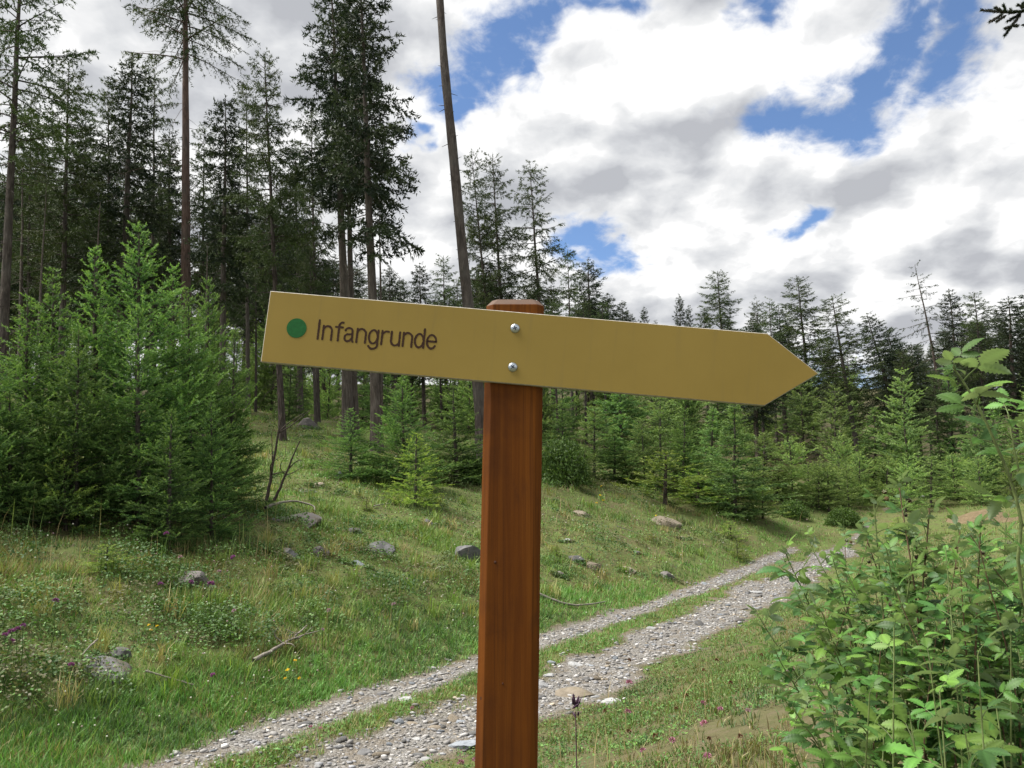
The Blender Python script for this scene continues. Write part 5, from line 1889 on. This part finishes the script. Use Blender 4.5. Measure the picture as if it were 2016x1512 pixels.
for px, py in [(1183, 957), (1181, 975), (1187, 985), (1306, 965), (1290, 1015), (1176, 990)]:
    flower('yellow', px, py, 2.5, 0.3, 'yellow_flower', 'small yellow flower on top of the bank right of the post', 'yellow flowers on the bank')

# dark budded stalk in front of the track
r = ray(1133, 1392)
t = 2.3
p = np.array([r[0] * t, r[1] * t, CAMZ + r[2] * t])
g = gz(p[0], p[1])
bs = empty('budded_stalk', (p[0], p[1], g), 'thin stalk topped with dark purple buds in front of the gravel rut', 'plant')
hh = p[2] - g
V, Q = tube1(spline([(0.012, 0, -0.03), (0.004, 0, hh * 0.4), (0.0, 0, hh * 0.98)], 10), np.linspace(0.0034, 0.0022, 10), 6)
obj('stem', make_mesh('stem', V, Q, True), plain_mat('stalk_purple', (0.10, 0.065, 0.06), 0.7), bs)
MAT['bud'] = plain_mat('dark_bud', (0.050, 0.020, 0.045), 0.55, 0.3, var=0.4, scale=120)
bm = bmesh.new()
bmesh.ops.create_uvsphere(bm, u_segments=10, v_segments=8, radius=1.0)
for v in bm.verts:
    tt_ = (v.co.z + 1) / 2
    w_ = 0.36 * (1 - 0.65 * tt_ ** 1.5)
    v.co.x *= w_
    v.co.y *= w_
    v.co.z = tt_ * 2
bme = bpy.data.meshes.new('bud')
bm.to_mesh(bme)
bm.free()
bme.polygons.foreach_set('use_smooth', np.ones(len(bme.polygons), bool))
bme.materials.append(MAT['bud'])
rb = random.Random(3)
for (bx_, bz_, ang, sz) in [(-0.012, 0.012, -0.45, 0.013), (-0.006, 0.020, -0.15, 0.014), (0.004, 0.018, 0.2, 0.013), (0.012, 0.010, 0.6, 0.012), (0.016, -0.002, 1.2, 0.013), (-0.018, -0.004, -0.9, 0.013), (0.018, -0.022, 2.6, 0.011), (-0.016, -0.02, -2.4, 0.010), (0.0, 0.004, 0.0, 0.014)]:
    o = obj('bud', bme, None, bs, (bx_ * 0.5, rb.uniform(-0.008, 0.008), hh + bz_ * 0.6))
    o.scale = (sz, sz, sz)
    o.rotation_euler = (rb.uniform(-0.4, 0.4), ang, rb.uniform(0, 3))

# ------------------------------------------------------------------ dead wood
def stick(pix, rad, name, label, lift=0.03, mat='dead_wood', twigs=0, dist=None, cat='branch'):
    P3 = []
    for (px, py) in pix:
        if dist is None:
            q = hit(px, py)
            q[2] += lift
        else:
            q = at_dist(px, py, dist)
        P3.append(q)
    pts = spline(P3, 14)
    b0 = pts[0].copy()
    V, Q = tube1(pts - b0, np.linspace(rad, rad * 0.35, 14), 7, rad * 0.15, 5)
    o = empty(name, tuple(b0), label, cat)
    obj('wood', make_mesh('wood', V, Q, True), MAT[mat], o)
    r = np.random.default_rng(int(pix[0][0]))
    for i in range(twigs):
        k = r.integers(4, 13)
        d_ = r.normal(size=3)
        d_[2] = abs(d_[2]) * 0.6
        d_ /= np.linalg.norm(d_)
        L = r.uniform(8, 18) * rad
        p0 = pts[k] - b0
        tw = spline([p0, p0 + d_ * L * 0.5 + r.normal(0, rad, 3), p0 + d_ * L + r.normal(0, rad * 2, 3)], 6)
        V, Q = tube1(tw, np.linspace(rad * 0.4, rad * 0.15, 6), 4)
        obj('twig', make_mesh('twig', V, Q, True), MAT[mat], o)
    return o


stick([(1055, 1174), (1085, 1186), (1120, 1196), (1150, 1197), (1192, 1191)], 0.030, 'dead_branch', 'bleached curved dead branch lying at the foot of the bank by the post', 0.05)
stick([(498, 1325), (540, 1302), (580, 1275), (604, 1254)], 0.022, 'dead_branch', 'grey dead branch with bare side twigs slanting in the left bank grass', 0.12, 'dead_wood', 6)
stick([(525, 985), (535, 930), (545, 870), (556, 815)], 0.030, 'dead_sapling', 'thin upright dead sapling beside the young larches', 0, 'dark_wood', 5, 12.5, 'dead tree')
stick([(540, 985), (556, 950), (572, 910), (591, 868)], 0.026, 'dead_sapling', 'dead sapling stick leaning right in the grassy gap', 0, 'dark_wood', 3, 12.5, 'dead tree')
stick([(522, 1018), (545, 1008), (580, 1003), (615, 1012), (620, 1022)], 0.030, 'bleached_root', 'bleached root arching over the dark rock that stands in for the hollow', 0.16)
stick([(735, 1002), (750, 998), (766, 996)], 0.016, 'dead_branch', 'short pale stick next to the tiny spruce seedling', 0.05)
stick([(190, 1290), (172, 1308), (160, 1322)], 0.010, 'twig', 'thin pale twig lying on the mossy flat slab', 0.14)
stick([(285, 1345), (330, 1358), (380, 1372)], 0.010, 'dead_branch', 'thin pale stick lying low in the left bank grass', 0.10, 'dead_wood', 2)
stick([(1215, 1040), (1235, 1046), (1260, 1056)], 0.014, 'dead_branch', 'small stick on the bank below the weathered tan rock', 0.05, 'dead_wood', 1)

# ------------------------------------------------------------------ raspberry bush
ra = np.random.default_rng(91)


def leaflet(L, Wd, seed, nseg=11, droop=0.25, fold=0.30, curl=0.0):
    """serrated, folded, veined leaflet along +X, upper side +Z; returns verts, tris"""
    r = np.random.default_rng(seed)
    ts = np.linspace(0, 1, nseg * 2 + 1)
    V = []
    for i, t in enumerate(ts):
        w = Wd * 2.45 * (t ** 0.66) * ((1 - t) ** 1.0)
        w = max(w, 0.0)
        ser = 1.0 if i % 2 == 0 else 0.70
        we = w * ser
        xb = L * t
        z0 = -droop * L * t * t + curl * L * math.sin(3.1 * t)
        vein = 0.032 * L * (1 if i % 2 else -1) * (w / Wd if Wd else 0)
        fwd = 0.10 * L * (w / Wd)
        V += [(xb + fwd, -we, z0 + fold * we - 0.25 * we * we / Wd + r.normal(0, 0.006 * L)), (xb + fwd * 0.5, -we * 0.5, z0 + fold * we * 0.62 + vein),
              (xb, 0, z0),
              (xb + fwd * 0.5, we * 0.5, z0 + fold * we * 0.62 + vein), (xb + fwd, we, z0 + fold * we - 0.25 * we * we / Wd + r.normal(0, 0.006 * L))]
    F = []
    for i in range(len(ts) - 1):
        for j in range(4):
            a = i * 5 + j
            F += [(a, a + 5, a + 6), (a, a + 6, a + 1)]
    return np.array(V), np.array(F)


def rot(axis, a):
    return np.array(Matrix.Rotation(a, 3, axis))


def compound_leaf(seed, n=3):
    """petiole along +X with three or five leaflets; terminal leaflet about 1 unit long"""
    r = np.random.default_rng(seed)
    VV, FF, CC = [], [], []
    o = 0
    base_c = np.array([(0.058, 0.130, 0.026), (0.074, 0.155, 0.030), (0.044, 0.100, 0.027), (0.105, 0.190, 0.034)][seed % 4])

    def add(V, F, c):
        nonlocal o
        VV.append(V)
        FF.append(F + o)
        CC.append(np.tile(c, (len(V), 1)))
        o += len(V)
    pl = 0.55
    pet = spline([(0, 0, 0), (pl * 0.5, 0, 0.05), (pl, 0, 0.04)], 5)
    V, Q = tube1(pet, np.linspace(0.026, 0.016, 5), 4)
    add(V, quads_to_tris(Q), np.array((0.12, 0.16, 0.06)))
    end = pet[-1]

    def put(at, yaw, pitch, roll, L, k):
        V, F = leaflet(L, L * r.uniform(0.33, 0.40), seed * 7 + k, 8, r.uniform(0.0, 0.45), r.uniform(0.02, 0.40), r.uniform(-0.03, 0.05))
        V = V @ (rot('Z', yaw) @ rot('Y', pitch) @ rot('X', roll)).T + at
        c = np.tile(base_c * r.uniform(0.85, 1.2), (len(V), 1))
        # midrib and vein bases are paler
        c[2::5] *= 1.3
        nonlocal o
        VV.append(V)
        FF.append(F + o)
        CC.append(c)
        o += len(V)
    put(end + np.array([0.12, 0, 0.0]), r.normal(0, 0.12), r.normal(0.05, 0.15), r.normal(0, 0.15), 1.0, 0)
    V, Q = tube1([end, end + np.array([0.13, 0, 0])], [0.016, 0.012], 4)
    add(V, quads_to_tris(Q), np.array((0.12, 0.16, 0.06)))
    for sg in (-1, 1):
        put(end, sg * r.uniform(1.0, 1.35), r.normal(0.10, 0.15), r.normal(0, 0.25), r.uniform(0.70, 0.85), 1 + sg)
    if n == 5:
        for sg in (-1, 1):
            put(pet[2], sg * r.uniform(1.15, 1.5), r.normal(0.12, 0.15), r.normal(0, 0.25), r.uniform(0.50, 0.65), 5 + sg)
    V = np.concatenate(VV)
    return make_mesh('leaf', V, np.concatenate(FF), True, np.concatenate(CC))


LEAVES = [compound_leaf(i, 5 if i % 3 == 0 else 3) for i in range(12)]
for me in LEAVES:
    me.materials.append(MAT['raspberry'])

# young folded leaves at the tips: paler
# berries: small cluster of drupelets
def berry_mesh(seed, col):
    r = np.random.default_rng(seed)
    VV, FF, CC, o = [], [], [], 0
    bm = bmesh.new()
    bmesh.ops.create_icosphere(bm, subdivisions=1, radius=1.0)
    sv = np.array([v.co[:] for v in bm.verts])
    sf = np.array([[v.index for v in f.verts] for f in bm.faces])
    bm.free()
    for ring_, (zz_, rr2, cnt) in enumerate([(0.0, 0.62, 7), (0.45, 0.72, 8), (0.9, 0.52, 6), (1.25, 0.15, 2)]):
        for k in range(cnt):
            a = 6.283 * k / cnt + ring_ * 0.4
            p = np.array([rr2 * math.cos(a), rr2 * math.sin(a), -zz_])
            VV.append(sv * 0.32 + p)
            FF.append(sf + o)
            CC.append(np.tile(np.array(col) * r.uniform(0.7, 1.3), (len(sv), 1)))
            o += len(sv)
    # sepals
    for k in range(5):
        a = 6.283 * k / 5
        d_ = np.array([math.cos(a), math.sin(a), 0.25])
        s_ = np.array([-math.sin(a), math.cos(a), 0])
        VV.append(np.array([(0, 0, 0.25), d_ * 0.6 + s_ * 0.25, d_ * 1.35, d_ * 0.6 - s_ * 0.25]))
        FF.append(np.array([(0, 1, 2), (0, 2, 3)]) + o)
        CC.append(np.tile(np.array((0.11, 0.15, 0.06)), (4, 1)))
        o += 4
    return make_mesh('berry', np.concatenate(VV), np.concatenate(FF), True, np.concatenate(CC))


BERRY = [berry_mesh(1, (0.085, 0.028, 0.022)), berry_mesh(2, (0.14, 0.09, 0.045)), berry_mesh(3, (0.05, 0.02, 0.02))]
for me in BERRY:
    me.materials.append(MAT['petal'])


SPARE = []


def cane(parent, base_w, pts_w, rad, n_leaf, size, t0=0.25, joined=False, mat='cane', berries=0, top_small=True, seed=0):
    """pts_w: world points from the root to the tip"""
    r = np.random.default_rng(1000 + seed)
    pts = spline(pts_w, 22) - base_w
    V, Q = tube1(pts, np.linspace(rad, rad * 0.4, 22), 7)
    cn = obj('cane', make_mesh('cane', V, Q, True), MAT[mat], parent)
    T = np.gradient(pts, axis=0)
    T /= np.linalg.norm(T, axis=1, keepdims=True)
    ph = r.uniform(0, 6.28)
    tl = np.linspace(t0, 1.0, n_leaf)
    for i, t in enumerate(tl):
        k = t * 21
        k0 = min(int(k), 20)
        f = k - k0
        p = pts[k0] * (1 - f) + pts[k0 + 1] * f
        tg = T[k0]
        az = ph + i * 2.4 + r.normal(0, 0.35)
        out_ = np.array([math.cos(az), math.sin(az), 0])
        elev = r.uniform(0.05, 0.55) + (0.5 if t > 0.93 else 0)
        xd = out_ * math.cos(elev) + np.array([0, 0, 1]) * math.sin(elev)
        xd = xd + tg * 0.25 * (1 if t > 0.8 else 0.3)
        xd /= np.linalg.norm(xd)
        upv = np.array([r.normal(0, 0.28), r.normal(0, 0.28), 1.0])
        yd = np.cross(upv, xd)
        yd /= np.linalg.norm(yd)
        zd = np.cross(xd, yd)
        sz = 1.08 * size * r.uniform(0.6, 1.2) * (0.62 if (t > 0.9 and top_small) else 1.0)
        M = Matrix(((xd[0], yd[0], zd[0]), (xd[1], yd[1], zd[1]), (xd[2], yd[2], zd[2]))).to_4x4()
        M = Matrix.Translation(Vector(p)) @ M @ Matrix.Scale(sz, 4)
        li = int(r.integers(0, len(LEAVES)))
        if joined:
            SPARE.append((li, np.array(M)))
        else:
            lf = obj('leaf', LEAVES[li], None, cn)
            lf.matrix_basis = M
    for i in range(berries):
        t = r.uniform(0.70, 1.0)
        k0 = min(int(t * 21), 20)
        p = pts[k0] + r.normal(0, 0.03, 3) + np.array([0, 0, 0.02])
        # little stalk
        V, Q = tube1(spline([pts[k0], (pts[k0] + p) / 2 + np.array([0, 0, 0.015]), p], 5), np.linspace(0.0012, 0.0008, 5), 4)
        obj('berry_stalk', make_mesh('berry_stalk', V, Q, True), MAT['cane'], cn)
        b_ = obj('berry', BERRY[r.integers(0, 3)], None, cn, tuple(p))
        k = r.uniform(0.0048, 0.0068)
        b_.scale = (k, k, k)
        b_.rotation_euler = (r.normal(0, 0.5), r.normal(0, 0.5), 0)
    return cn


def root_at(x, y):
    return np.array([x, y, gz(x, y) - 0.03])


def bush(label, specs, center):
    b0 = np.array([center[0], center[1], gz(*center)])
    o = empty('raspberry_bush', tuple(b0), label, 'bush')
    for i, sp in enumerate(specs):
        cane(o, b0, **sp)
    return o


def cpts(root, via, tip):
    return [root] + via + [tip]


sd_ = 0
# 1. tall shoot on the right with bright leaves
tipA = at_dist(1876, 722, 1.55)
pA = [root_at(1.30, 1.62), at_dist(2035, 1250, 1.58), at_dist(2008, 1010, 1.56), at_dist(1950, 850, 1.55), at_dist(1905, 765, 1.55), tipA]
tipA2 = at_dist(2050, 760, 1.7)
bush('tall raspberry shoot with bright fresh leaves overtopping the bush, above the meadow', [
    dict(pts_w=pA, rad=0.0042, n_leaf=15, size=0.074, t0=0.32, mat='cane', seed=1),
    dict(pts_w=[root_at(1.42, 1.70), at_dist(2060, 1250, 1.68), at_dist(2035, 1050, 1.66), at_dist(2000, 900, 1.65), at_dist(1985, 815, 1.65)], rad=0.004, n_leaf=9, size=0.066, t0=0.35, seed=3),
    dict(pts_w=[root_at(1.45, 1.75), at_dist(2080, 1200, 1.72), at_dist(2070, 950, 1.7), tipA2], rad=0.004, n_leaf=7, size=0.068, t0=0.4, seed=2)], (1.33, 1.63))
# 2. berry canes behind
spec = []
for i, (tx, ty, rx_, d, n, bz, brown) in enumerate([(1770, 955, 1760, 2.35, 13, 4, 1), (1720, 985, 1770, 2.4, 12, 5, 0), (1830, 1000, 1830, 2.3, 13, 7, 1), (1885, 1035, 1850, 2.5, 12, 4, 0), (1700, 1040, 1780, 2.6, 11, 3, 1), (1930, 1045, 1900, 2.2, 12, 5, 1), (1980, 1030, 1960, 2.3, 11, 3, 0), (1800, 1060, 1820, 2.15, 11, 2, 0), (2020, 1060, 1990, 2.4, 10, 2, 0), (1745, 1080, 1800, 2.2, 11, 3, 0)]):
    tip = at_dist(tx, ty, d)
    rt = at_dist(rx_, 1500, d + ra.uniform(-0.15, 0.15))
    rt = root_at(rt[0], rt[1])
    mid = rt * 0.45 + tip * 0.55 + np.array([ra.normal(0, 0.04), ra.normal(0, 0.04), 0.06])
    spec.append(dict(pts_w=[rt, mid, tip], rad=0.0044, n_leaf=n + 15, size=0.054 * ra.uniform(0.9, 1.15), t0=0.30, mat='cane_brown' if brown else 'cane', berries=bz, seed=20 + i))
bush('raspberry canes with clusters of dark berries at their tips', spec, (1.25, 2.4))
# 3. canes reaching left over the track
spec = []
for i, (tx, ty, rx_, d, n) in enumerate([(1495, 1215, 1640, 2.3, 12), (1545, 1085, 1680, 2.55, 13), (1590, 1060, 1700, 2.7, 12), (1640, 1100, 1710, 2.5, 12), (1530, 1290, 1640, 2.1, 11), (1570, 1170, 1690, 2.35, 12), (1620, 1210, 1700, 2.2, 11), (1670, 1130, 1730, 2.45, 12), (1600, 1330, 1680, 1.95, 10), (1560, 1390, 1650, 2.0, 8), (1690, 1190, 1740, 2.3, 11), (1640, 1270, 1720, 2.05, 10)]):
    tip = at_dist(tx, ty, d)
    rt = at_dist(rx_, 1500, d + ra.uniform(-0.1, 0.1))
    rt = root_at(rt[0], rt[1])
    mid = rt * 0.42 + tip * 0.58 + np.array([0.06, ra.normal(0, 0.04), 0.09])
    spec.append(dict(pts_w=[rt, mid, tip], rad=0.0036, n_leaf=n + 7, size=0.058 * ra.uniform(0.9, 1.2), t0=0.26, seed=50 + i))
bush('arching raspberry canes leaning out over the gravel track', spec, (1.0, 2.3))
# 4. low front shoots with large pale leaves
spec = []
for i, (tx, ty, rx_, d, n, sz) in enumerate([(1760, 1235, 1800, 1.75, 11, 0.068), (1925, 1290, 1915, 1.65, 10, 0.070), (1712, 1365, 1705, 1.7, 7, 0.062), (1850, 1360, 1860, 1.6, 8, 0.070), (1790, 1400, 1800, 1.75, 8, 0.066), (1960, 1380, 1960, 1.75, 9, 0.066), (1990, 1250, 2000, 1.9, 11, 0.066), (1870, 1230, 1880, 2.0, 11, 0.066), (1640, 1400, 1660, 1.9, 8, 0.058), (1900, 1440, 1900, 1.7, 7, 0.06), (1740, 1450, 1740, 1.85, 7, 0.058), (1830, 1300, 1850, 1.85, 9, 0.064)]):
    tip = at_dist(tx, ty, d)
    rt = at_dist(rx_, 1512, d + ra.uniform(-0.08, 0.08))
    rt = root_at(rt[0], rt[1])
    if rt[2] > tip[2] - 0.12:
        rt[2] = tip[2] - 0.35
    mid = rt * 0.5 + tip * 0.5 + np.array([ra.normal(0, 0.025), ra.normal(0, 0.03), 0.02])
    spec.append(dict(pts_w=[rt, mid, tip], rad=0.0034, n_leaf=n, size=sz, t0=0.30, seed=80 + i))
bush('low upright raspberry shoots with large pale green leaves, in front of the berry canes', spec, (1.05, 1.75))
# 5. inner thicket
spec = []
for i in range(46):
    d = ra.uniform(2.0, 3.3)
    rx_ = ra.uniform(1650, 2080)
    tip = at_dist(rx_ + ra.normal(0, 60), ra.uniform(1045, 1310), d)
    rt = at_dist(rx_, 1500, d)
    rt = root_at(rt[0], rt[1])
    mid = rt * 0.5 + tip * 0.5 + np.array([ra.normal(0, 0.10), ra.normal(0, 0.08), 0.05])
    spec.append(dict(pts_w=[rt, mid, tip], rad=0.0030, n_leaf=30, size=0.050, t0=0.12, joined=i >= 10, mat='cane_brown' if i % 2 else 'cane', seed=120 + i))
thick = bush('dark inner thicket of raspberry canes behind the low shoots', spec, (1.45, 2.6))
VV, FF, CC, o_ = [], [], [], 0
for li, M4 in SPARE:
    lm = LEAVES[li]
    nv = len(lm.vertices)
    co_ = np.empty(nv * 3, np.float32)
    lm.vertices.foreach_get('co', co_)
    fi = np.empty(len(lm.polygons) * 3, np.int32)
    lm.loops.foreach_get('vertex_index', fi)
    cl = np.empty(nv * 4, np.float32)
    lm.color_attributes['Col'].data.foreach_get('color', cl)
    VV.append(co_.reshape(-1, 3) @ M4[:3, :3].T + M4[:3, 3])
    FF.append(fi.reshape(-1, 3) + o_)
    CC.append(cl.reshape(-1, 4)[:, :3] * ra.uniform(0.7, 1.2))
    o_ += nv
tag(obj('foliage', make_mesh('foliage', np.concatenate(VV), np.concatenate(FF), True, np.concatenate(CC)), MAT['raspberry'], thick), kind='stuff')

# ------------------------------------------------------------------ spruce whose bough tip hangs into the picture at the top right
def needle_shoots(segs, nl, seed, per=0.0011):
    """segs: list of (p0, p1); needles all round"""
    r = np.random.default_rng(seed)
    VV, cc_ = [], []
    for p0, p1 in segs:
        p0, p1 = np.array(p0), np.array(p1)
        d_ = p1 - p0
        L = np.linalg.norm(d_)
        d_ /= L
        n = max(8, int(L / per))
        q = r.uniform(0, 1, n)[:, None]
        rd = r.normal(size=(n, 3))
        rd -= (rd @ d_)[:, None] * d_
        rd /= np.linalg.norm(rd, axis=1, keepdims=True)
        nd = d_ * 0.75 + rd * 0.65
        P0 = p0 + d_ * q * L
        s_ = np.cross(nd, rd + r.normal(0, 0.3, (n, 3)))
        s_ /= np.linalg.norm(s_, axis=1, keepdims=True)
        VV.append(np.stack([P0 - s_ * 0.0020, P0 + s_ * 0.0020, P0 + nd * nl * r.uniform(0.7, 1.2, (n, 1))], 1).reshape(-1, 3))
        cc_.append(np.repeat(np.array([(0.030, 0.045, 0.022)]) * r.uniform(0.7, 1.3, (n, 1)), 3, 0))
    V = np.concatenate(VV)
    return V, np.arange(len(V)).reshape(-1, 3), np.concatenate(cc_)


D0 = 2.6
tx_, ty_ = 4.3, 3.0
o = plant('spruce1', tx_, ty_, 13.0, 1.9, 'spruce_tree', 'spruce bough with bare dark needle shoots hanging in from beside the path', 'tree')
inv = Matrix.Translation(o.location) @ Matrix.Rotation(o.rotation_euler[2], 4, 'Z') @ Matrix.Diagonal((*o.scale, 1.0))
inv = inv.inverted()
px2 = lambda a, b, dd_=D0: at_dist(a, b, dd_)
shoots = [((2120, 10), (1990, 25)), ((1990, 25), (1932, 20)), ((1978, 26), (1960, 15)), ((1982, 26), (1976, 11)), ((1975, 28), (1949, 43)), ((1981, 30), (1963, 42)), ((2010, 27), (1985, 41)), ((1990, 27), (1989, 20)),
          ((2010, 29), (1994, 48)), ((1994, 48), (1978, 70)), ((1994, 50), (1979, 56)), ((2040, 24), (2003, 10)), ((2012, 20), (2014, 7)), ((2014, 22), (1996, 23)), ((2050, 30), (2015, 50)), ((2090, 15), (2050, 40)), ((1994, 50), (2002, 51))]
V, F, C = needle_shoots([(px2(*a), px2(*b, D0 + 0.01 * (i % 3))) for i, (a, b) in enumerate(shoots)], 0.0125, 5, 0.00022)
Vh = np.array([(inv @ Vector(v))[:] for v in V])
obj('needles', make_mesh('needles', Vh, F, False, C), MAT['needle_old'], o)
NBs = []
for a, b in shoots:
    p0, p1 = px2(*a), px2(*b)
    NBs.append(np.stack([p0 + (p1 - p0) * t for t in np.linspace(0, 1, 4)]))
g_end = np.array([tx_, ty_, px2(2120, 10)[2] + 0.25])
NBs2 = spline([g_end, (g_end + px2(2120, 10)) / 2 + np.array([0, 0, 0.08]), px2(2120, 10)], 10)
V1, Q1 = tubes(np.array(NBs), 0.0022 * np.ones((len(NBs), 4)), 4)
V2, Q2 = tube1(NBs2, np.linspace(0.02, 0.005, 10), 6)
VB = np.concatenate([V1, V2])
VB = np.array([(inv @ Vector(v))[:] for v in VB])
obj('bough', make_mesh('bough', VB, np.concatenate([Q1, Q2 + len(V1)]), True), MAT['bark_young'], o)
